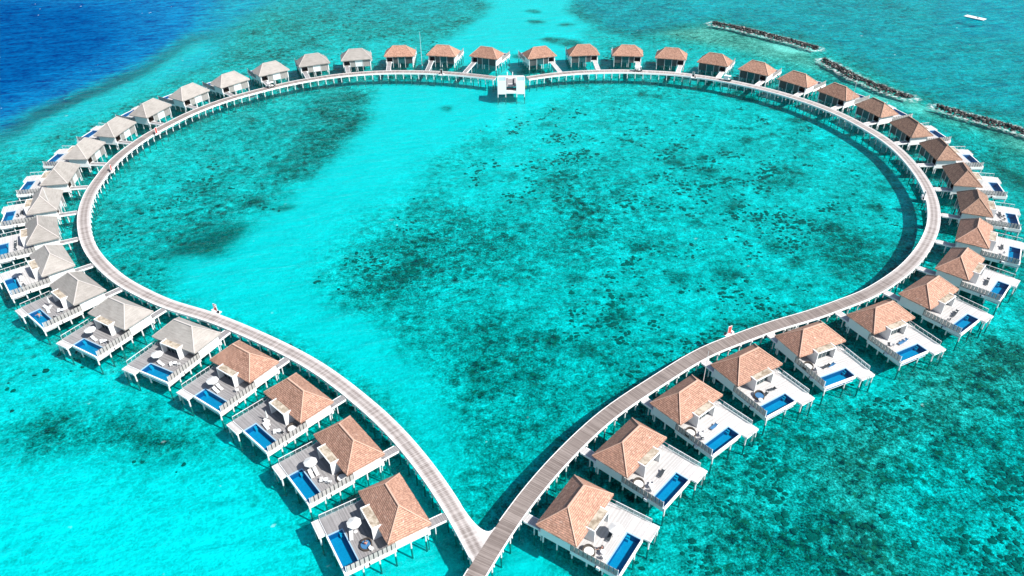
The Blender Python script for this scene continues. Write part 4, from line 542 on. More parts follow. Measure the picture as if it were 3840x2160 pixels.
def arm(P0, name, label, tonef, first_z=0.0, cut=None):
    P, t = resample(P0, 1.4)
    root = thing(name, label, 'boardwalk', (float(P[0][0]), float(P[0][1]), 0), 0, 'boardwalk arms of the heart')
    off = Vector((-P[0][0], -P[0][1], 0))
    tone = np.array([tonef(*q) for q in P])
    d, P, T, N = strip(P, t, -HW, HW, ZD - .17, ZD + first_z, 'deck', 'boardwalk_planks', root, tone); d.location = off
    for a_, b_ in ((HW, HW + .12), (-HW - .12, -HW)):
        s_ = 1 if a_ > 0 else -1
        E = P + N * s_ * HW; keep = np.array([not (cut and cut(*q)) for q in E]); runs = []; st_ = None
        for i, kq in enumerate(list(keep) + [False]):
            if kq and st_ is None: st_ = i
            if not kq and st_ is not None:
                if i - st_ > 2: runs.append((st_, i))
                st_ = None
        for i0, i1 in runs:
            e1 = strip(P[i0:i1], t[i0:i1], a_, b_, ZD - .46, ZD + .045, 'edge_beam', 'white_paint', root)[0]; e1.location = off
    for s_ in (-.7, .7):
        j = strip(P, t, s_ - .1, s_ + .1, ZD - .5, ZD - .18, 'joist', 'white_paint', root)[0]; j.location = off
    step = 3.0; k = int(t[-1] / step); bents = []
    for i in range(k + 1):
        s_ = min(i * step + .4, t[-1] - .3); px = np.interp(s_, t, P[:, 0]); py = np.interp(s_, t, P[:, 1])
        tx = np.interp(s_, t, T[:, 0]); ty = np.interp(s_, t, T[:, 1])
        bents.append((px, py, math.atan2(ty, tx) - math.pi / 2))
    bents.sort(key=lambda b: math.hypot(b[0], b[1]))
    near = bents[:48]; far = bents[48:]
    for px, py, an in near:
        o = link('crossbeam', bent_b, root, Vector((px, py, 0)) + off, an)
        for s_ in (-1, 1): link('pile', bent_p, o, (s_ * (HW - .2), 0, 0))
    far_mb = MB(raw=True)
    for px, py, an in far:
        c_, s2 = math.cos(an), math.sin(an)
        w = HW + .22
        far_mb.bar((px - w * c_, py - w * s2, ZD - .71), (px + w * c_, py + w * s2, ZD - .71), .28, .3)
        for q in (-1, 1): far_mb.tube(px + q * (HW - .2) * c_, py + q * (HW - .2) * s2, -3.2, ZD - .86, .14, n=6)
    fo = link('pile_row', far_mb.mesh('pile_row', 'pile_paint'), root, off); fo['kind'] = 'stuff'
    return root, P, t, T, N
def smooth(a, b, x): x = min(1, max(0, (x - a) / (b - a))); return x * x * (3 - 2 * x)
def toneL(x, y): return .20 + .62 * smooth(150, 230, y) * (1 - .3 * smooth(280, 290, y))
def toneR(x, y): return .98 * (1 - smooth(125, 165, y)) * 1.0 + .18 + (.45 * (1 - smooth(20, 55, x)) if y > 230 else 0)
CRx = CR + [(-9.0, 63.4), (-12.5, 56.8), (-16.5, 49.5), (-21, 41.0)]
def cutR(x, y): return 71.4 < y < 78.6 and x < -5.3 + (y - 71.9) * .607
def cutL(x, y): return y < 82.0 and x > -9.5 + (81.5 - y) * .533 or y < 71.4
armR, PR, tR, TR, NR = arm(CRx, 'boardwalk', 'plank boardwalk forming the right half of the heart and running on past its point', toneR, 0.0, cutR)
# the left arm stops at the right arm's edge
CLx = CL + [(-5.05, 71.6)]
armL, PL, tL, TL, NL = arm(CLx, 'boardwalk', 'pale plank boardwalk forming the left half of the heart', toneL, -.006, cutL)
# joining fillet between the arms
def atp(P, t, s_): return np.array([np.interp(s_, t, P[:, 0]), np.interp(s_, t, P[:, 1])])
def fillet():
    # lagoon-side curve from the left arm's inner edge to the right arm's inner edge
    a = np.array([-11.1, 87.2]); b = np.array([3.6, 84.5]); c = np.array([-4.3, 74.9])
    iL = int(np.argmin(np.hypot(*(PL - np.array([-10.4, 82.1])).T))); iR = int(np.argmin(np.hypot(*(PR - np.array([-1.7, 77.3])).T)))
    nl = NL[iL]; 
    a = PL[iL] + nl * HW * (1 if (nl @ (np.array([0, 95]) - PL[iL])) > 0 else -1)
    nr = NR[iR]; b = PR[iR] + nr * HW * (1 if (nr @ (np.array([-5, 95]) - PR[iR])) > 0 else -1)
    ta = TL[iL]; tb = TR[iR]
    # intersection of the two edges
    A = np.array([ta, -tb]).T; s_ = np.linalg.solve(A, b - a); X = a + ta * s_[0]
    pts = [(1 - u) ** 2 * a + 2 * u * (1 - u) * X + u * u * b for u in np.linspace(0, 1, 12)]
    return a, b, X, pts
fa, fb, fX, fpts = fillet()
mb = MB(raw=True)
low = np.array([-9.2, 70.5])
poly = [tuple(p) for p in fpts] + [(-4.6, 73.6), (-7.0, 76.6)]
n_ = len(poly)
b0 = mb.add([(p[0], p[1], ZD - .012) for p in poly]); b1 = mb.add([(p[0], p[1], ZD - .16) for p in poly])
mb.face(list(range(b0, b0 + n_))[::-1], [(p[0] * .6, p[0] * .6 + p[1]) for p in poly][::-1]); mb.face(list(range(b1, b1 + n_)), [(0, 0)] * n_)
for i in range(n_): mb.face([b0 + i, b0 + (i + 1) % n_, b1 + (i + 1) % n_, b1 + i], [(0, 0)] * 4)
o = link('junction_deck', mb.mesh('junction_deck', 'boardwalk_planks'), armL); o.location = (-armL.location.x, -armL.location.y, 0)
kb = MB(raw=True)
for p_, q_ in zip(fpts, fpts[1:]): kb.bar((p_[0], p_[1], ZD - .21), (q_[0], q_[1], ZD - .21), .13, .5)
o = link('edge_beam', kb.mesh('edge_beam', 'white_paint'), armL); o.location = (-armL.location.x, -armL.location.y, 0)

# ---------------------------------------------------------------- the pavilion at the cleft
pv = thing('pavilion', 'white twin-box pavilion standing over the lagoon at the cleft of the heart', 'pavilion', (.5, 274, 0))
def pvpart(name, mat, *boxes, par=None):
    mb = MB(raw=True)
    for x0, x1, y0, y1, z0, z1 in boxes: mb.box(x0 - .5, x1 - .5, y0 - 274, y1 - 274, z0, z1)
    return link(name, mb.mesh(name, mat), par or pv)
for x0, x1 in ((-4.45, -1.35), (2.35, 5.45)):
    bx = pvpart('canopy_box', 'white_paint', (x0, x1, 267.2, 267.4, 1.26, 6.2), (x0, x0 + .18, 267.4, 272.2, 1.3, 6.2), (x1 - .18, x1, 267.4, 272.2, 1.3, 6.2), (x0 + .18, x1 - .18, 272.0, 272.2, 3.9, 6.2))
    pvpart('flat_roof', 'pool_coping', (x0 + .19, x1 - .19, 267.41, 271.99, 5.9, 6.02), par=bx)
    for x in (x0 + .14, x1 - .14):
        for y in (267.35, 272.05): pvpart('leg', 'pile_paint', (x - .13, x + .13, y - .12, y + .12, -3.2, 1.26), par=bx)
pvpart('deck', 'deck_pale', (-4.3, 5.3, 272.2, 283.4, ZD - .2, ZD - .02), (-1.3, 2.3, 267.3, 268.3, ZD - .2, ZD - .02))
pvpart('steps', 'deck_grey', (-.6, 1.0, 275.2, 279.6, ZD - .01, ZD + .03), (-1.2, -.6, 272.3, 279.6, ZD - .01, ZD + .5), (1.6, 2.2, 272.3, 279.6, ZD - .01, ZD + .5))
pvpart('dark_mat', 'fabric_dark', (1.02, 1.58, 273.5, 279, ZD - .01, ZD + .05))
pvpart('sunken_net', 'fabric_dark', (-1.3, 2.3, 268.31, 272.19, ZD - .65, ZD - .6))
pvpart('fascia', 'white_paint', (-1.33, 2.33, 267.22, 267.3, ZD - .95, ZD - .2))
pvpart('bench', 'plastic_white', (-1.2, 2.2, 279.7, 280.2, ZD - .01, ZD + .45))
for x in (-.9, 1.1): pvpart('bollard', 'plastic_white', (x - .15, x + .15, 283.5, 283.8, ZD - 1, ZD + 1.2))
for x in (-4.1, -1.5, 2.5, 5.1):
    for y in (276., 283.): pvpart('leg', 'pile_paint', (x - .13, x + .13, y - .13, y + .13, -3.2, ZD - .2))
mb = MB(raw=True)
for i in range(30):
    a = RND.uniform(0, 6.28); l = RND.uniform(.4, 1.1); mb.bar((5.3, 270.5, 3.4), (5.3 + math.cos(a) * l * .6 + .5, 270.5 + math.sin(a) * l, 3.4 + RND.uniform(-1.2, .5)), .09, .02)
tag(link('potted_palm', mb.mesh('potted_palm', 'leaf')), "small green palm fronds hanging at the pavilion's right side", 'plant')

# ---------------------------------------------------------------- things on the decks
def put(name, label, cat, parts, loc, rz, group=None):
    r = thing(name, label, cat, loc, rz, group); made = []
    for nm, me, par in parts: made.append(link(nm, me, made[par] if par is not None else r))
    return r
def parasol_parts():
    t = MB(raw=True); n = 8; rad = 1.2
    b = t.add([(0, 0, 2.75)] + [(rad * math.cos(2 * math.pi * i / n + .2), rad * math.sin(2 * math.pi * i / n + .2), 2.2) for i in range(n)] + [(0, 0, 2.68)] +
              [(rad * math.cos(2 * math.pi * i / n + .2), rad * math.sin(2 * math.pi * i / n + .2), 2.08) for i in range(n)])
    for i in range(n):
        j = (i + 1) % n; t.face([b, b + 1 + i, b + 1 + j]); t.face([b + n + 1, b + n + 2 + j, b + n + 2 + i]); t.face([b + 1 + i, b + n + 2 + i, b + n + 2 + j, b + 1 + j])
    r = MB(raw=True)
    for i in range(n):
        a = 2 * math.pi * i / n + .2; r.bar((0, 0, 2.6), (rad * .97 * math.cos(a), rad * .97 * math.sin(a), 2.12), .025)
    return [('canopy', t.mesh('canopy', 'fabric_white'), None), ('pole', MB(raw=True).tube(0, 0, .05, 2.8, .035).mesh('pole', 'grey_steel'), None),
            ('base', MB(raw=True).tube(0, 0, 0, .09, .32, .28, 12).mesh('base', 'white_paint'), None), ('ribs', r.mesh('ribs', 'grey_steel'), None)]
PARASOL = parasol_parts()
CLOSED = [('canopy', MB(raw=True).tube(0, 0, 1.0, 2.6, .22, .06, 8).mesh('canopy', 'fabric_white'), None), ('pole', PARASOL[1][1], None), ('base', PARASOL[2][1], None)]
def lounger_parts(mat):
    f = MB(raw=True); f.bar((-.3, -1, .3), (-.3, .95, .3), .05); f.bar((.3, -1, .3), (.3, .95, .3), .05)
    f.bar((-.3, -1, .3), (.3, -1, .3), .05)
    for x in (-.3, .3):
        for y in (-.9, .7): f.bar((x, y, 0), (x, y, .3), .05)
    c = MB(raw=True); c.box(-.33, .33, -1.0, .25, .33, .43)
    bk = MB(raw=True); bk.bar((0, .25, .38), (0, .95, .78), .66, .1)
    pl = MB(raw=True); pl.bar((-.22, .82, .80), (.22, .82, .80), .2, .08)
    return [('frame', f.mesh('frame', 'plastic_white'), None), ('cushion', c.mesh('cushion', mat), None), ('backrest', bk.mesh('backrest', mat), None), ('pillow', pl.mesh('pillow', 'fabric_white'), 2)]
LNG = {k: lounger_parts(k) for k in ('fabric_white', 'fabric_dark', 'fabric_blue')}
def chair_parts(mat):
    f = MB(raw=True); f.box(-.27, .27, -.27, .27, .40, .47)
    bk = MB(raw=True); bk.bar((0, .25, .47), (0, .36, .92), .54, .06)
    out = [('seat', f.mesh('seat', mat), None), ('backrest', bk.mesh('backrest', mat), None)]
    lg = MB(raw=True).bar((0, 0, 0), (0, 0, .4), .05).mesh('leg', 'plastic_white')
    fr = MB(raw=True)
    for x in (-.27, .27):
        fr.bar((x, -.25, .62), (x, .3, .66), .05); fr.bar((x, -.25, 0), (x, -.25, .62), .04); fr.bar((x, .27, 0), (x, .27, .45), .04)
    out.append(('arm_frame', fr.mesh('arm_frame', 'plastic_white'), None)); return out
CHR = {k: chair_parts(k) for k in ('fabric_white', 'fabric_dark')}
def table_parts():
    t = MB(raw=True).tube(0, 0, .70, .74, .42, n=16)
    return [('table_top', t.mesh('table_top', 'plastic_white'), None), ('stem', MB(raw=True).tube(0, 0, .03, .7, .04).mesh('stem', 'grey_steel'), None), ('foot', MB(raw=True).tube(0, 0, 0, .04, .25, n=12).mesh('foot', 'grey_steel'), None)]
TBL = table_parts()
def daybed_parts(mat, cush):
    s_ = MB(raw=True); n = 20; r0, r1 = .95, .82
    s_.tube(0, 0, .05, .38, 1.0, n=20)
    bk = MB(raw=True)
    for i in range(11):
        a0 = math.pi * (.0 + i / 11); a1 = math.pi * (0 + (i + 1) / 11)
        p = lambda r, a, z: (r * math.cos(a), r * math.sin(a), z)
        h0 = .5 + .45 * math.sin(a0); h1 = .5 + .45 * math.sin(a1)
        b = bk.add([p(r0, a0, .3), p(r0, a1, .3), p(r0 + .08, a1, h1), p(r0 + .08, a0, h0), p(r1, a0, .3), p(r1, a1, .3), p(r1 + .04, a1, h1), p(r1 + .04, a0, h0)])
        for q in ((0, 1, 2, 3), (5, 4, 7, 6), (3, 2, 6, 7)): bk.face([b + i2 for i2 in q])
    return [('base', s_.mesh('base', mat), None), ('back_shell', bk.mesh('back_shell', mat), None), ('cushion', MB(raw=True).tube(0, 0, .38, .5, .80, n=20).mesh('cushion', cush), None)]
DAY = {'w': daybed_parts('wicker', 'fabric_white'), 'b': daybed_parts('wicker', 'fabric_blue')}

ITEMS = {  # kind, plan x, plan y, turn, variant
 'L1': [('par', -.55, 8.6, 0, 0), ('lng', -.1, 9.35, 1.9, 'fabric_white'), ('day', 2.35, 8.3, 2.6, 'b'), ('chr', 3.35, 7.9, 1.0, 'fabric_white')],
 'L2': [('par', -.6, 8.95, 0, 0), ('lng', .1, 9.45, 1.7, 'fabric_white'), ('lng', .15, 8.7, 1.7, 'fabric_white'), ('tbl', 2.6, 8.4, 0, 0), ('chr', 2.2, 8.9, 2.2, 'fabric_white'), ('chr', 3.2, 8.1, -.8, 'fabric_white'), ('day', 3.6, 6.4, 2.4, 'w')],
 'L3': [('clo', -.9, 8.4, 0, 0), ('lng', -.5, 8.8, 1.7, 'fabric_white'), ('lng', .1, 9.35, 1.7, 'fabric_white'), ('tbl', 2.6, 8.7, 0, 0), ('chr', 2.3, 9.2, 2.2, 'fabric_white'), ('chr', 3.1, 8.4, -.8, 'fabric_dark'), ('day', 3.6, 7.0, 2.4, 'w')],
 'L4': [('par', -.55, 9.1, 0, 0), ('lng', .1, 8.6, 1.7, 'fabric_white'), ('lng', .2, 9.4, 1.7, 'fabric_white'), ('chr', 3.2, 7.5, .5, 'fabric_white')],
 'L5': [('par', -.6, 9.1, 0, 0), ('lng', .1, 9.4, 1.7, 'fabric_white'), ('tbl', 2.4, 8.4, 0, 0), ('chr', 2.0, 8.9, 2.2, 'fabric_white'), ('chr', 3.0, 8.2, -.8, 'fabric_white')],
 'L6': [('par', -.6, 9.0, 0, 0), ('lng', .2, 9.3, 1.7, 'fabric_white'), ('tbl', 2.7, 8.9, 0, 0), ('chr', 2.3, 9.3, 2.2, 'fabric_white'), ('chr', 3.2, 8.7, -.8, 'fabric_dark')],
 'L7': [('clo', -1.2, 8.2, 0, 0), ('lng', -.8, 9.0, 1.2, 'fabric_white'), ('lng', .4, 9.3, 1.8, 'fabric_white'), ('tbl', 2.6, 7.6, 0, 0), ('chr', 2.2, 8.1, 2.2, 'fabric_white'), ('chr', 3.5, 9.3, -.8, 'fabric_dark')],
 'L8': [('par', -.5, 9.0, 0, 0), ('lng', .2, 9.3, 1.7, 'fabric_white'), ('chr', 3.3, 9.3, 1, 'fabric_dark')],
 'L9': [('lng', -.5, 8.6, 1.7, 'fabric_dark'), ('lng', .5, 8.6, 1.7, 'fabric_dark'), ('chr', 2.5, 8.5, 1, 'fabric_dark')],
 'L10': [('lng', .2, 8.4, 1.7, 'fabric_dark'), ('chr', 1.6, 8.8, 1, 'fabric_dark')],
 'R1': [('par', -.3, 8.95, 0, 0), ('lng', .2, 8.4, 1.7, 'fabric_dark'), ('tbl', 2.9, 8.9, 0, 0), ('chr', 2.5, 8.4, .5, 'fabric_dark'), ('chr', 3.4, 9.3, -2, 'fabric_white'), ('day', 3.7, 7.3, 2.4, 'w')],
 'R2': [('lng', -.1, 8.6, 1.7, 'fabric_dark'), ('tbl', 2.9, 8.8, 0, 0), ('chr', 2.4, 8.5, .5, 'fabric_white'), ('chr', 3.3, 9.3, -2, 'fabric_white'), ('day', 3.7, 7.3, 2.4, 'w')],
 'R3': [('lng', .0, 8.7, 1.6, 'fabric_blue'), ('tbl', 2.9, 8.6, 0, 0), ('chr', 2.4, 8.3, .5, 'fabric_white'), ('chr', 3.3, 9.2, -2, 'fabric_dark'), ('day', 3.8, 7.3, 2.4, 'w')],
 'R4': [('lng', -.6, 8.4, 1.3, 'fabric_dark'), ('day', 2.3, 8.4, 2.4, 'b'), ('lng', 1.4, 8.7, 1.7, 'fabric_dark'), ('tbl', 3.0, 9.3, 0, 0)],
 'R5': [('lng', .0, 8.6, 1.6, 'fabric_blue'), ('lng', .9, 8.5, 1.6, 'fabric_dark'), ('tbl', 2.9, 8.6, 0, 0), ('chr', 2.5, 8.3, .5, 'fabric_dark'), ('chr', 3.3, 9.1, -2, 'fabric_white'), ('day', 3.8, 7.3, 2.4, 'w')],
 'R6': [('lng', -.2, 8.6, 1.7, 'fabric_blue'), ('lng', .6, 8.7, 1.7, 'fabric_blue'), ('chr', 2.6, 8.5, .5, 'fabric_white'), ('chr', 3.3, 8.3, 2.5, 'fabric_dark')],
 'R7': [('lng', -.2, 8.6, 1.7, 'fabric_dark'), ('lng', .6, 8.7, 1.7, 'fabric_dark'), ('chr', 3.0, 8.9, .5, 'fabric_dark')],
 'R8': [('lng', -.2, 8.5, 1.7, 'fabric_dark'), ('lng', .7, 8.6, 1.7, 'fabric_dark')],
 'R9': [('lng', -.1, 8.6, 1.7, 'fabric_dark'), ('chr', 2.5, 8.9, .5, 'fabric_white')],
 'R10': [('lng', -.2, 8.6, 1.7, 'fabric_dark'), ('chr', 1.0, 8.9, .5, 'fabric_dark'), ('chr', 2.4, 8.9, .5, 'fabric_dark')],
}
CW = {'fabric_white': 'white', 'fabric_dark': 'dark', 'fabric_blue': 'blue'}
for n, its in ITEMS.items():
    f = frame(n); yaw = VIL[n][2]; cnt = {}
    tot = {}
    for it in its: tot[(it[0], it[4])] = tot.get((it[0], it[4]), 0) + 1
    for kd, lx, ly, tr, var in its:
        x, y, z = f(lx, ly, -1.9); rz = yaw + tr * FR[n][0]
        k_ = (kd, var); cnt[k_] = cnt.get(k_, 0) + 1
        pos = ''
        if tot[k_] == 2: pos = 'left-hand ' if (x < f(*[i for i in its if (i[0], i[4]) == k_][2 - cnt[k_]][1:3], -1.9)[0]) else 'right-hand '
        w = 'on the ' + short(n)
        if kd == 'par': put('parasol', f'open white octagonal parasol {w}', 'parasol', PARASOL, (x, y, z), rz, 'open white parasols on villa decks')
        elif kd == 'clo': put('parasol', f'closed white parasol {w}', 'parasol', CLOSED, (x, y, z), rz)
        elif kd == 'lng': put('sun_lounger', f'{pos}{CW[var]} sun lounger {w}', 'sun lounger', LNG[var], (x, y, z), rz, 'sun loungers on villa decks').scale = (.9, .9, .9)
        elif kd == 'chr': put('armchair', f'{pos}{CW[var]} deck armchair {w}', 'chair', CHR[var], (x, y, z), rz, 'armchairs on villa decks')
        elif kd == 'tbl': put('round_table', f'small round white table {w}', 'table', TBL, (x, y, z), rz, 'round tables on villa decks')
        elif kd == 'day': put('round_daybed', f"round wicker daybed, {'blue' if var == 'b' else 'white'} cushion, {w}", 'daybed', DAY[var], (x, y, z), rz, 'round daybeds on villa decks')

# ---------------------------------------------------------------- people
def person(label, joints, edges, rad, loc, rz, hair=None, suit=None):
    me = bpy.data.meshes.new('person'); me.from_pydata(joints, edges, [])
    o = bpy.data.objects.new('person', me); C.objects.link(o)
    sk = o.modifiers.new('Skin', 'SKIN'); ss = o.modifiers.new('Sub', 'SUBSURF'); ss.levels = ss.render_levels = 1
    lay = me.skin_vertices[0].data if me.skin_vertices else None
    if lay is None:
        bm = bmesh.new(); bm.from_mesh(me); bm.verts.layers.skin.verify(); bm.to_mesh(me); bm.free(); lay = me.skin_vertices[0].data
    for i, r in enumerate(rad): lay[i].radius = (r, r)
    lay[0].use_root = True
    me.materials.append(M['skin']); o.location = loc; o.rotation_euler.z = rz
    tag(o, label, 'person')
    if hair:
        h = MB(raw=True); hx, hy, hz = hair
        bm = bmesh.new(); bmesh.ops.create_icosphere(bm, subdivisions=2, radius=.125); hm = bpy.data.meshes.new('hair'); bm.to_mesh(hm); bm.free(); hm.materials.append(M['hair'])
        link('hair', hm, o, (hx, hy, hz))
    if suit:
        bm = bmesh.new(); bmesh.ops.create_icosphere(bm, subdivisions=2, radius=1.0); hm = bpy.data.meshes.new('swimwear'); bm.to_mesh(hm); bm.free(); hm.materials.append(M['swimwear'])
        s_ = link('swimwear', hm, o, suit[0]); s_.scale = suit[1]
    return o
# seated: pelvis, belly, chest, neck, head, shoulders/arms, legs
J = [(0, 0, .62), (0, -.05, .8), (0, -.08, 1.02), (0, -.08, 1.18), (0, -.05, 1.34), (.19, -.08, 1.06), (.27, .05, .85), (.20, .24, .78), (-.19, -.08, 1.06), (-.27, .05, .85), (-.2, .24, .78),
     (.11, .02, .58), (.15, .45, .62), (.17, .62, .20), (.18, .76, .16), (-.11, .02, .58), (-.15, .45, .60), (-.2, .75, .50), (-.2, .95, .50)]
E_ = [(0, 1), (1, 2), (2, 3), (3, 4), (2, 5), (5, 6), (6, 7), (2, 8), (8, 9), (9, 10), (0, 11), (11, 12), (12, 13), (13, 14), (0, 15), (15, 16), (16, 17), (17, 18)]
Rd = [.13, .12, .14, .055, .105, .06, .045, .035, .06, .045, .035, .09, .065, .045, .04, .09, .065, .045, .04]
x, y, z = frame('L1')(2.35, 8.3, -1.9)
person('person in red swimwear sitting on the blue daybed, first villa up the left arm', J, E_, Rd, (x, y, z), VIL['L1'][2] + 2.2 * -1, (0, -.07, 1.38), ((0, -.06, .92), (.15, .13, .2)))
x, y, z = frame('R1')(2.5, 8.45, -1.9)
person('dark haired person sitting at the round table of the first villa up the right arm', J, E_, Rd, (x, y, z - .1), VIL['R1'][2] + 3.6, (0, -.07, 1.38), ((0, -.06, .92), (.15, .13, .2)))
JS = [(0, 0, 0), (0, .2, .0), (0, .42, .02), (0, .56, .04), (0, .72, .06), (.19, .44, .0), (.45, .52, -.02), (.66, .66, -.02), (-.19, .44, .0), (-.45, .52, -.02), (-.66, .66, -.02),
      (.1, -.08, -.02), (.24, -.45, -.04), (.2, -.86, -.04), (.2, -1.0, -.02), (-.1, -.08, -.02), (-.24, -.45, -.04), (-.32, -.86, -.04), (-.32, -1.0, -.02)]
x, y, z = frame('L7')(-.2, 10.8, -2.03)
person('swimmer floating in the pool of the seventh villa up the left arm', JS, E_, Rd, (x, y, z), .9, (0, .74, .09), ((0, .1, .0), (.15, .2, .1)))

# ---------------------------------------------------------------- boardwalk furniture
def near(P, T, xy):
    i = int(np.argmin(np.hypot(*(P - np.array(xy)).T))); return P[i], T[i], i
def lifering(mat):
    pf = MB(raw=True).box(-1.1, 1.1, -.55, .55, -.16, -.02)
    bd = MB(raw=True); bd.box(-.38, .38, -.04, .04, .25, 2.0)
    ps = MB(raw=True); ps.box(-.48, -.4, -.05, .05, 0, 2.05); ps.box(.4, .48, -.05, .05, 0, 2.05); ps.box(-.48, .48, -.06, .06, 2.0, 2.08)
    bm = bmesh.new()
    ring = MB(raw=True); n = 20
    for i in range(n):
        a0, a1 = 2 * math.pi * i / n, 2 * math.pi * (i + 1) / n
        ring.bar((.27 * math.cos(a0), -.1, 1.45 + .27 * math.sin(a0)), (.27 * math.cos(a1), -.1, 1.45 + .27 * math.sin(a1)), .1, .1)
    bin_ = MB(raw=True).tube(.85, -.2, 0, .5, .22, .25, 12)
    seat = MB(raw=True); seat.box(-1.0, -.55, -.45, .45, .35, .45); seat.box(-.98, -.92, -.4, .4, 0, .35); seat.box(-.62, -.56, -.4, .4, 0, .35)
    return [('platform', pf.mesh('platform', 'white_paint'), None), ('board', bd.mesh('board', mat), None), ('posts', ps.mesh('posts', 'plastic_white'), None), ('life_ring', ring.mesh('life_ring', 'plastic_white'), 1), ('bin', bin_.mesh('bin', 'rubber'), None), ('bench', seat.mesh('bench', 'plastic_white'), None)]
LR_ = {k: lifering(k) for k in ('red_board', 'dark_board')}
for nm, P, T, N, xy, mat, lab in (
    ('a', PL, TL, NL, (-116.25, 232.7), 'red_board', 'bright red life-ring board on the left lobe, tenth villa left of the pavilion'),
    ('b', PL, TL, NL, (-26.1, 285.9), 'dark_board', 'dark red life-ring board on the boardwalk left of the pavilion'),
    ('c', PR, TR, NR, (69.8, 280.2), 'dark_board', 'dark red life-ring board on the right lobe beside the fourth villa from the pavilion'),
    ('d', PL, TL, NL, (-65.9, 135.1), 'red_board', 'red life-ring board on the lower left arm above the fourth villa'),
    ('e', PR, TR, NR, (45.9, 125.3), 'red_board', 'coral red life-ring board on the lower right arm by the fourth villa'),
    ('f', PR, TR, NR, (113.6, 183.9), 'dark_board', 'nearly black life-ring board at the far right bend of the boardwalk'),
    ('g', PL, TL, NL, (-120.2, 205.9), 'red_board', 'small red life-ring board at the far left bend of the boardwalk')):
    p, t_, i = near(P, T, xy); c0 = np.array([0, 180.]); nn = N[i] if N[i] @ (c0 - p) > 0 else -N[i]
    q = p + nn * (HW + .62)
    put('life_ring_stand', lab, 'life ring stand', LR_[mat], (q[0], q[1], ZD + .04), math.atan2(t_[1], t_[0]), 'life-ring stands along the boardwalk')
# buggies
def buggy_parts(cargo):
    out = []
    b = MB(raw=True); b.box(-1.45, 1.35, -.6, .6, .32, .55); b.box(.95, 1.4, -.58, .58, .55, .88); b.box(-1.5, -.6, -.58, .58, .55, .75)
    out.append(('body', b.mesh('body', 'dark_frame' if cargo else 'dark_frame'), None))
    wh = MB(raw=True)
    n = 14; pts = [(.24 * math.cos(2 * math.pi * i / n), s_, .24 + .24 * math.sin(2 * math.pi * i / n)) for s_ in (-.09, .09) for i in range(n)]
    bb = wh.add(pts)
    for i in range(n): wh.face([bb + i, bb + n + i, bb + n + (i + 1) % n, bb + (i + 1) % n])
    wh.face([bb + i for i in range(n)]); wh.face([bb + n + n - 1 - i for i in range(n)])
    wm = wh.mesh('wheel', 'rubber')
    hub = MB(raw=True).box(-.1, .1, -.105, .105, .14, .34).mesh('hub', 'plastic_white')
    ps = MB(raw=True)
    for x, x2 in ((1.25, .95), (-1.4, -1.35)):
        for y in (-.55, .55): ps.bar((x, y, .6), (x2, y, 1.85), .05)
    out.append(('roof_posts', ps.mesh('roof_posts', 'plastic_white'), None))
    if cargo:
        out.append(('cargo_box', MB(raw=True).box(-1.5, .2, -.66, .66, .56, 1.9).mesh('cargo_box', 'plastic_white'), None))
        out.append(('roof', MB(raw=True).box(-1.55, .95, -.7, .7, 1.9, 1.98).mesh('roof', 'plastic_white'), None))
    else:
        out.append(('roof', MB(raw=True).box(-1.5, 1.05, -.66, .66, 1.85, 1.95).mesh('roof', 'plastic_white'), None))
        se = MB(raw=True)
        for x in (-.9, 0.0): se.box(x, x + .45, -.55, .55, .55, .82); se.box(x - .12, x, -.55, .55, .55, 1.3)
        out.append(('seats', se.mesh('seats', 'fabric_white'), None))
    out.append(('seat', MB(raw=True).box(.28, .7, -.5, .5, .55, .8).mesh('seat', 'fabric_white'), None))
    out.append(('windscreen', MB(raw=True).bar((1.22, 0, .9), (.98, 0, 1.8), 1.1, .03).mesh('windscreen', 'rail_glass'), None))
    return out, wm, hub
BG, wheel_m, hub_m = buggy_parts(False); CG, _, _ = buggy_parts(True)
for P, T, xy, parts, lab in ((PR, TR, (48.6, 286.0), BG, 'dark golf buggy with white roof before the third villa right of the pavilion'),
                             (PR, TR, (81.8, 275.6), CG, 'white box cargo buggy on the right lobe of the boardwalk'),
                             (PL, TL, (-88.4, 274.6), BG, 'golf buggy with white seats on the left lobe of the boardwalk')):
    p, t_, i = near(P, T, xy)
    an = math.atan2(t_[1], t_[0]); an = an if math.cos(an) > 0 else an + math.pi
    r = put('golf_buggy', lab, 'buggy', parts, (p[0], p[1], ZD + .01), an, 'buggies on the boardwalk')
    for wx in (-1.0, 1.0):
        for wy in (-.55, .55):
            w_ = link('wheel', wheel_m, r, (wx, wy, 0)); link('hub', hub_m, w_)
# flagpoles
for xy, z0, h, lab in (((-35.16, 302.56), -1.0, 13.4, 'tall thin white pole rising from the water left of the pavilion'),
                       ((116.06, 247.66), -1.0, 13.4, 'thin grey pole in the water behind the right lobe, near the breakwater'),
                       ((-123.54, 180.58), 0.0, 10.6, 'slim white pole in front of the tenth villa up the left arm'),
                       ((36.5, 109.0), 0.0, 12.3, 'white pole standing behind the third villa up the right arm')):
    t = thing('lightning_pole', lab, 'pole', (xy[0], xy[1], 0), 0, 'thin poles beside the boardwalk')
    link('mast', MB(raw=True).tube(0, 0, z0 + 1.9, h, .07, .035, 6).mesh('mast', 'plastic_white'), t)
    link('base', MB(raw=True).tube(0, 0, -3.2, 2.1, .19, .17, 8).mesh('base', 'plastic_white'), t)
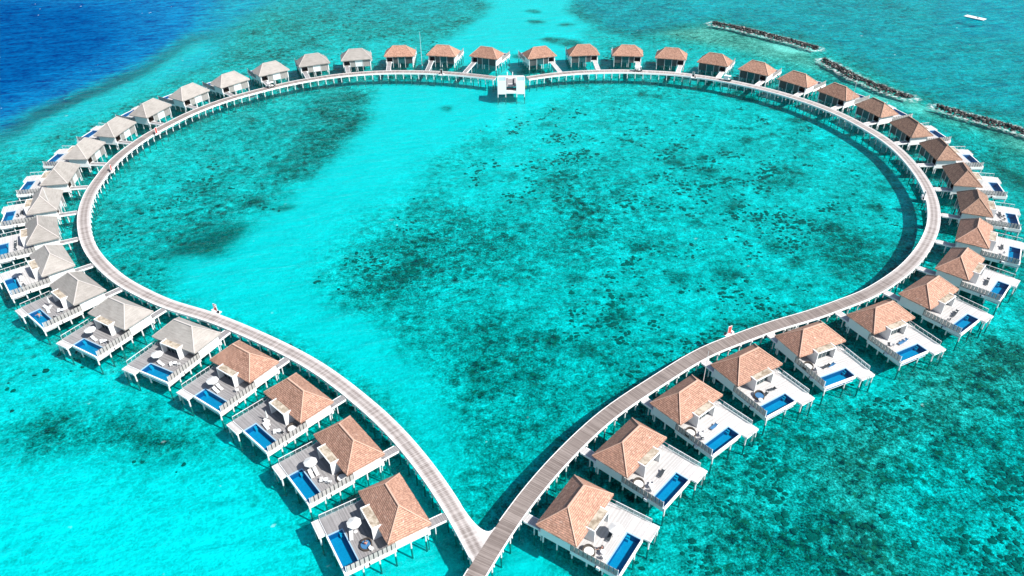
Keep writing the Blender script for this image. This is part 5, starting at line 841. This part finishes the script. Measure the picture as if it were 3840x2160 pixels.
# landing stages beneath the walk
def stage(loc, rz, lab, mat):
    t = thing('landing_stage', lab, 'landing stage', loc, rz, 'low landing stages under the boardwalk')
    link('platform', MB(raw=True).box(-1.3, 1.3, -.6, .6, .45, .7).mesh('platform', mat), t)
    mb = MB(raw=True)
    for x in (-1.1, 1.1): mb.bar((x, .5, -3.2), (x, .5, 2.0), .12)
    link('posts', mb.mesh('posts', 'pile_paint'), t)
    link('steps', MB(raw=True).box(-.5, .5, .3, .5, .7, 1.1).box(-.5, .5, .5, .7, 1.1, 1.6).mesh('steps', mat), t)
stage((-94.3, 269.0, 0), .75, 'white landing stage under the boardwalk on the upper left lobe', 'white_paint')
stage((60.8, 130.1, 0), math.pi + .38, 'weathered pale landing stage under the boardwalk on the lower right arm', 'deck_pale')
# raft
t = thing('swim_raft', 'flat white swimming raft floating far out at top right', 'raft', (215.2, 358.9, 0), math.atan2(-6.8, 5.5) + .0)
link('platform', MB(raw=True).box(-4.4, 4.4, -1.7, 1.7, .12, .34).mesh('platform', 'plastic_white'), t)
fl = MB(raw=True)
for y in (-1.3, 0, 1.3): fl.box(-4.3, 4.3, y - .25, y + .25, -.25, .12)
link('float', fl.mesh('float', 'dark_frame'), t)
rl = MB(raw=True)
for x in (-.9, .2, 1.5): rl.bar((x, 1.6, .34), (x, 1.6, 1.0), .08)
rl.box(1.1, 1.5, -.5, -.1, .34, .75)
link('mooring_cleat', rl.mesh('mooring_cleat', 'rubber'), t)

# ---------------------------------------------------------------- breakwaters
BW = {'a': ([(93.5, 354.5), (101.9, 348.0), (108.9, 340.7), (116.9, 332.0), (123.3, 324.8), (128.1, 317.8)], 'rock breakwater farthest up, below the top edge of the sea'),
      'b': ([(126.4, 303.0), (129.3, 294.1), (131.7, 283.9), (135.8, 275.0), (140.1, 267.3), (143.6, 262.6)], 'middle rock breakwater behind the upper right villas'),
      'c': ([(149.6, 253.4), (152.0, 250.8), (155.7, 246.0), (161.0, 240.4), (165.1, 235.7), (169.7, 229.9), (176, 222)], 'rock breakwater running out at the right edge')}
ico = []
for sd in range(6):
    bm = bmesh.new(); bmesh.ops.create_icosphere(bm, subdivisions=1, radius=1.0); rr = random.Random(sd)
    for v in bm.verts: v.co *= rr.uniform(.7, 1.2)
    ico.append(([tuple(v.co) for v in bm.verts], [tuple(v.index for v in f.verts) for f in bm.faces])); bm.free()
for kk, (pts, lab) in BW.items():
    P, t = resample(pts, .8); V_ = []; F_ = []; rr = random.Random(ord(kk)); T = np.gradient(P, axis=0); T /= np.hypot(T[:, 0], T[:, 1])[:, None]
    for i in range(len(P)):
        wd = 1.75 * (1 + .25 * math.sin(i * .35))
        if i < 5 or i > len(P) - 6: wd *= .6
        for _ in range(13):
            o_ = rr.uniform(-1, 1); s_ = rr.uniform(-.6, .6); vv, ff = rr.choice(ico); r = rr.uniform(.25, .58)
            h = 1.05 * (1 - abs(o_) ** 1.3) - .15 + rr.uniform(-.3, .25)
            c_ = np.array([P[i][0] - T[i][1] * o_ * wd + T[i][0] * s_, P[i][1] + T[i][0] * o_ * wd + T[i][1] * s_, h])
            m_ = Matrix.Rotation(rr.uniform(0, 6.28), 3, 'Z') @ Matrix.Rotation(rr.uniform(0, 3), 3, 'X') @ Matrix.Diagonal((r * rr.uniform(.8, 1.4), r, r * rr.uniform(.6, 1)))
            b = len(V_)
            for v in vv:
                q = m_ @ Vector(v); V_.append((c_[0] + q.x, c_[1] + q.y, c_[2] + q.z))
            F_ += [tuple(b + a for a in f) for f in ff]
    # core under the rocks down to the seabed
    me = bpy.data.meshes.new('rock_breakwater'); me.from_pydata(V_, [], F_); me.materials.append(M['breakwater_rock'])
    o = link('rock_breakwater', me); tag(o, lab, 'breakwater', 'rock breakwaters')

# ---------------------------------------------------------------- sea and seabed
XS = np.r_[-np.geomspace(9000, 340, 14), np.arange(-335, 335.1, 1.7), np.geomspace(340, 9000, 14)]
YS = np.r_[-np.geomspace(3000, 60, 6), 0, 30, np.arange(52, 470, 1.7), np.geomspace(474, 12000, 16)]
X, Y = np.meshgrid(XS, YS); NX, NY = len(XS), len(YS)
_rs = np.random.RandomState(5); _tab = _rs.rand(256, 256)
def vnoise(x, y):
    xi = np.floor(x).astype(int); yi = np.floor(y).astype(int); fx = x - xi; fy = y - yi
    fx = fx * fx * (3 - 2 * fx); fy = fy * fy * (3 - 2 * fy)
    g_ = lambda a, b: _tab[a & 255, b & 255]
    return (g_(xi, yi) * (1 - fx) + g_(xi + 1, yi) * fx) * (1 - fy) + (g_(xi, yi + 1) * (1 - fx) + g_(xi + 1, yi + 1) * fx) * fy
def fbm(x, y, sc, o=4):
    s_ = 0; a = .5; tot = 0
    for i in range(o): s_ = s_ + a * vnoise(x / sc * 2 ** i + 17 * i, y / sc * 2 ** i + 31 * i); tot += a; a *= .55
    return s_ / tot - .5
def polymask(px, py, poly, soft):
    q = np.array(poly, float); ins = np.zeros(px.shape, bool); d2 = np.full(px.shape, 1e18)
    for i in range(len(q)):
        ax, ay = q[i]; bx, by = q[(i + 1) % len(q)]
        dx, dy = bx - ax, by - ay; l2 = dx * dx + dy * dy + 1e-9
        t = np.clip(((px - ax) * dx + (py - ay) * dy) / l2, 0, 1)
        d2 = np.minimum(d2, (px - ax - t * dx) ** 2 + (py - ay - t * dy) ** 2)
        c_ = (ay > py) != (by > py)
        ins ^= c_ & (px < (bx - ax) * (py - ay) / (by - ay + 1e-12) + ax)
    d = np.sqrt(d2); d = np.where(ins, d, -d)
    t = np.clip(d / soft * .5 + .5, 0, 1); return t * t * (3 - 2 * t)
n1 = fbm(X, Y, 26); n2 = fbm(X + 500, Y + 90, 26); n3 = fbm(X, Y, 6); n4 = fbm(X + 40, Y + 900, 6)
FX = {'V': np.full(X.shape, .5), 'A': np.full(X.shape, .6), 'D': np.zeros(X.shape), 'P': np.zeros(X.shape)}
for poly, soft, kw in OPS:
    w = 9 * min(1, soft / 7); w2 = 5 * min(1, .35 + soft / 14)
    m = polymask(X + n1 * w + n3 * w2, Y + n2 * w + n4 * w2, poly, soft)
    for k, v in kw.items(): FX[k] = FX[k] * (1 - m) + v * m
far = np.clip((Y - 470) / 400, 0, 1); FX['D'] = FX['D'] * (1 - far) + .8 * far
# white water round the breakwaters
foam = np.zeros(X.shape)
for pts, lab in BW.values():
    q = np.array(pts)
    d = np.full(X.shape, 1e9)
    for i in range(len(q) - 1):
        ax, ay = q[i]; bx, by = q[i + 1]; dx, dy = bx - ax, by - ay
        t = np.clip(((X - ax) * dx + (Y - ay) * dy) / (dx * dx + dy * dy), 0, 1); d = np.minimum(d, np.hypot(X - ax - t * dx, Y - ay - t * dy))
    foam = np.maximum(foam, np.clip(1 - np.abs(d - 2.4) / 1.5, 0, 1))
FX['F'] = foam
for k in FX: FX[k] = np.clip(FX[k], 0, 1.6)
def sheet(name, Zs, mat):
    v = np.stack([X.ravel(), Y.ravel(), Zs.ravel()], 1)
    i = np.arange(NX * NY).reshape(NY, NX); f = np.stack([i[:-1, :-1], i[:-1, 1:], i[1:, 1:], i[1:, :-1]], -1).reshape(-1, 4)
    me = bpy.data.meshes.new(name); me.vertices.add(len(v)); me.vertices.foreach_set('co', v.astype('f').ravel())
    me.loops.add(f.size); me.loops.foreach_set('vertex_index', f.astype('i').ravel())
    me.polygons.add(len(f)); me.polygons.foreach_set('loop_start', (np.arange(len(f)) * 4).astype('i'))
    me.update(calc_edges=True); me.validate()
    for k, a in FX.items():
        at = me.attributes.new('f' + k, 'FLOAT', 'POINT'); at.data.foreach_set('value', a.ravel().astype('f'))
    me.polygons.foreach_set('use_smooth', np.ones(len(f), bool)); me.materials.append(mat)
    o = link(name, me); o['kind'] = 'structure'; return o

t = NT('seabed'); o = t.obj(); V = t.attr('fV'); A = t.attr('fA'); P_ = t.attr('fP')
b1 = t.noise(o, .085, 5, .6, .4); b2 = t.noise(o, .5, 6, .74, .5); b3 = t.noise(o, 2.4, 3, .65)
vo = t.n('TexVoronoi', {'Vector': t.n('VectorMath', {0: o, 1: t.n('TexNoise', {'Vector': o, 'Scale': .6, 'Detail': 2}).outputs[1]}, operation='ADD').outputs[0], 'Scale': .42}, feature='F1')
heads = t.math('SUBTRACT', 1.0, t.math('MULTIPLY', vo.outputs[0], 1.9), True)
hm = t.math('MULTIPLY', heads, t.ramp(t.noise(o, .06, 3, .6), [(.50, 0.0), (.60, 1.0)]))
k = t.math('ADD', t.math('MULTIPLY', t.math('SUBTRACT', b1, .5), 1.1), t.math('MULTIPLY', t.math('SUBTRACT', b2, .5), 2.3))
k = t.math('ADD', k, t.math('MULTIPLY', t.math('SUBTRACT', b3, .5), 1.7))
k = t.math('MULTIPLY', t.math('SUBTRACT', k, t.math('MULTIPLY', hm, .6)), 1.3)
v = t.math('ADD', V, t.math('MULTIPLY', A, k), True)
col = t.ramp(v, [(0.0, (.004, .014, .016)), (.16, (.03, .07, .06)), (.42, (.12, .205, .175)), (.68, (.33, .40, .355)), (1.0, (.70, .70, .66))])
ol = t.ramp(t.noise(o, .8, 4, .6), [(.45, 0.0), (.62, 1.0)])
ol = t.math('MULTIPLY', ol, t.ramp(v, [(.12, 1.0), (.45, 0.0)]))
col = t.mix(t.math('MULTIPLY', ol, .8), col, (.16, .12, .06))
t.pbsdf(col, .95, t.bump(t.math('ADD', b2, t.math('MULTIPLY', b3, .5)), .6, .6), **{'Specular IOR Level': 0.0}); M['seabed'] = t.m

t = NT('sea'); o = t.obj(); D = t.attr('fD'); P_ = t.attr('fP'); Fm = t.attr('fF')
rot = t.mapping(o, (1, 1, 1), (0, 0, R(-14)))
w1 = t.noise(t.mapping(rot, (.10, .30, 1)), 1.0, 5, .62, .3); w2 = t.noise(t.mapping(rot, (.45, 1.0, 1)), 1.0, 4, .6, .4); w3 = t.noise(o, 2.6, 3, .6)
h = t.math('ADD', t.math('MULTIPLY', w1, 2.2), t.math('ADD', t.math('MULTIPLY', w2, .55), t.math('MULTIPLY', w3, .13)))
nb = t.bump(h, .55, .45)
tintS = t.mix(P_, (.012, .88, .925), (.44, .92, .88))
tint = t.mix(t.math('MULTIPLY', D, .9, True), tintS, (.001, .56, .86))
wv = t.math('ADD', t.math('MULTIPLY', t.math('SUBTRACT', w1, .5), .9), t.math('MULTIPLY', t.math('SUBTRACT', w2, .5), .9))
wp = t.n('VectorMath', {0: o, 1: t.n('VectorMath', {0: t.n('TexNoise', {'Vector': o, 'Scale': .5, 'Detail': 3}).outputs[1], 1: (2.2, 2.2, 0)}, operation='MULTIPLY').outputs[0]}, operation='ADD').outputs[0]
ve = t.n('TexVoronoi', {'Vector': wp, 'Scale': .75}, feature='DISTANCE_TO_EDGE').outputs[0]
light_web = t.math('MULTIPLY', t.ramp(ve, [(.0, 1.0), (.22, 0.0)]), t.math('ADD', t.math('MULTIPLY', w3, .9), .1))  # caustic light network painted into the water tint
light_web = t.math('MULTIPLY', light_web, t.math('ADD', .15, t.math('MULTIPLY', t.attr('fA'), 1.7), True))
ripple_light = t.math('ADD', t.math('ADD', .90, t.math('MULTIPLY', light_web, t.math('SUBTRACT', .50, t.math('MULTIPLY', D, .5), True))), t.math('MULTIPLY', wv, t.math('ADD', .22, t.math('MULTIPLY', D, 1.6))))  # painted caustic light plus wave light and dark, multiplied into the tint
comb = t.n('CombineColor', {0: ripple_light, 1: ripple_light, 2: ripple_light}).outputs[0]
tint = t.mix(1.0, tint, comb, 'MULTIPLY')
tr = t.n('BsdfTransparent', {'Color': tint})
scat = t.ramp(t.math('DIVIDE', D, 1.5), [(0.0, (.0, .42, .45)), (.32, (.0, .36, .50)), (.66, (.0, .155, .36)), (1.0, (.0, .062, .21))])
scat = t.mix(1.0, scat, t.n('CombineColor', {0: 1.0, 1: t.math('ADD', 1.0, t.math('MULTIPLY', wv, 3.2)), 2: t.math('ADD', 1.0, t.math('MULTIPLY', wv, 1.9))}).outputs[0], 'MULTIPLY')  # wave light and dark painted into the scatter colour
df = t.n('BsdfDiffuse', {'Color': scat, 'Normal': nb})
m1 = t.n('MixShader', {0: t.math('ADD', .035, t.math('MULTIPLY', D, .72), True), 1: tr, 2: df})
gl = t.n('BsdfGlossy', {'Color': (1, 1, 1), 'Roughness': .12, 'Normal': nb}); fr = t.n('Fresnel', {'IOR': 1.33, 'Normal': nb}).outputs[0]
m2 = t.n('MixShader', {0: t.math('MULTIPLY', fr, t.math('SUBTRACT', .40, t.math('MULTIPLY', D, .25), True)), 1: m1.outputs[0], 2: gl.outputs[0]})
fo = t.n('BsdfDiffuse', {'Color': (.85, .88, .88)})
cap = t.ramp(t.math('MULTIPLY', t.noise(t.mapping(rot, (.12, .35, 1)), 1.0, 2, .5), t.noise(rot, .55, 2, .5)), [(.475, 0.0), (.50, 1.0)])
cap = t.math('MULTIPLY', cap, t.math('ADD', .15, D, True))
ff = t.math('MULTIPLY', Fm, t.ramp(t.noise(o, .8, 4, .7), [(.45, 0.0), (.60, 1.0)]))
m3 = t.n('MixShader', {0: t.math('MULTIPLY', t.math('MAXIMUM', cap, ff), .85), 1: m2.outputs[0], 2: fo.outputs[0]})
t.t.links.new(m3.outputs[0], t.out.inputs[0]); M['sea'] = t.m

dep = np.clip(FX['D'], 0, 1.5); bed = -2.6 - 3 * dep ** 1.3 + .25 * fbm(X, Y, 14) + FX['P'] * .9
bed = np.minimum(bed, -1.2)
sheet('seabed', bed, M['seabed'])
# coral heads standing on the seabed, too many to count
paint('coral', (.055, .075, .05), .9, .5, 1.2)
rr = np.random.RandomState(11); cv = []; cf = []; k_ = 0
bx = [(-40, 105, 130, 262, 1150), (20, 130, 60, 130, 900), (-110, -40, 95, 240, 240), (-150, -60, 60, 110, 60), (-90, 90, 285, 400, 220)]
for x0, x1, y0, y1, N_ in bx:
    done = 0; tries = 0
    while done < N_ and tries < N_ * 40:
        tries += 1
        cx, cy = rr.uniform(x0, x1), rr.uniform(y0, y1)
        ix = np.searchsorted(XS, cx); iy = np.searchsorted(YS, cy)
        Vv, Aa = FX['V'][iy, ix], FX['A'][iy, ix]
        if Aa < .3 or FX['D'][iy, ix] > .3: continue
        cl = fbm(np.array([cx]), np.array([cy]), 18, 3)[0] + .5
        cl2 = fbm(np.array([cx + 300]), np.array([cy + 70]), 5, 2)[0] + .5
        if rr.rand() > max(0, (cl - .46) * 4) * max(.03, (cl2 - .42) * 4): continue
        n_ = rr.randint(1, 4)
        for _ in range(n_):
            vv, ff = ico[rr.randint(6)]; s0 = rr.uniform(.2, .72) * rr.uniform(.4, 1.0)
            ox, oy = cx + rr.normal(0, .9), cy + rr.normal(0, .9); zb = bed[iy, ix]
            sx, sy, sz = s0 * rr.uniform(.8, 1.5), s0 * rr.uniform(.8, 1.5), s0 * rr.uniform(.3, .6)
            b = len(cv); cv += [(ox + v[0] * sx, oy + v[1] * sy, zb + v[2] * sz + .05) for v in vv]; cf += [tuple(b + a for a in f) for f in ff]
        done += 1
me = bpy.data.meshes.new('coral_heads'); me.from_pydata(cv, [], cf); me.materials.append(M['coral'])
o = link('coral_heads', me); tag(o, 'dark coral heads scattered over the lagoon bed under the turquoise water', 'coral', kind='stuff')
sheet('water', np.zeros(X.shape), M['sea'])

# ---------------------------------------------------------------- camera, sun, sky
cam = bpy.data.cameras.new('camera'); co = bpy.data.objects.new('camera', cam); C.objects.link(co)
cam.sensor_width = 36; cam.lens = 2.86648267 * 1000 / 3840 * 36; cam.clip_end = 30000; cam.clip_start = .5
co.matrix_world = Matrix.Translation((0, 0, (83.1503 + ZW) * S)) @ Matrix.Rotation(math.pi / 2 - 6.17050241e-01, 4, 'X') @ Matrix.Rotation(-1.058e-02, 4, 'Z')
bpy.context.scene.camera = co
EL, AZ = R(47), R(-29)        # sun 26 degrees from +x toward the camera
sun = bpy.data.lights.new('sun', 'SUN'); sun.energy = 4.6; sun.angle = R(.5); sun.color = (1.0, .965, .91)
so = bpy.data.objects.new('sun', sun); C.objects.link(so)
sd = Vector((math.cos(EL) * math.cos(AZ), math.cos(EL) * math.sin(AZ), math.sin(EL)))
so.rotation_euler = sd.to_track_quat('Z', 'Y').to_euler(); so.location = (60, -60, 160)
w = bpy.data.worlds.new('World'); bpy.context.scene.world = w; w.use_nodes = True
nt = w.node_tree; sky = nt.nodes.new('ShaderNodeTexSky'); sky.sky_type = 'NISHITA'; sky.sun_disc = False
sky.sun_elevation = EL; sky.sun_rotation = math.pi / 2 - AZ
bg = nt.nodes['Background']; nt.links.new(sky.outputs[0], bg.inputs[0]); bg.inputs[1].default_value = .08
sc = bpy.context.scene
sc.view_settings.view_transform = 'Standard'; sc.view_settings.look = 'None'; sc.view_settings.exposure = .72; sc.view_settings.gamma = 1
sc.cycles.max_bounces = 8; sc.cycles.transparent_max_bounces = 16; sc.cycles.diffuse_bounces = 3
for l in bpy.data.meshes: pass
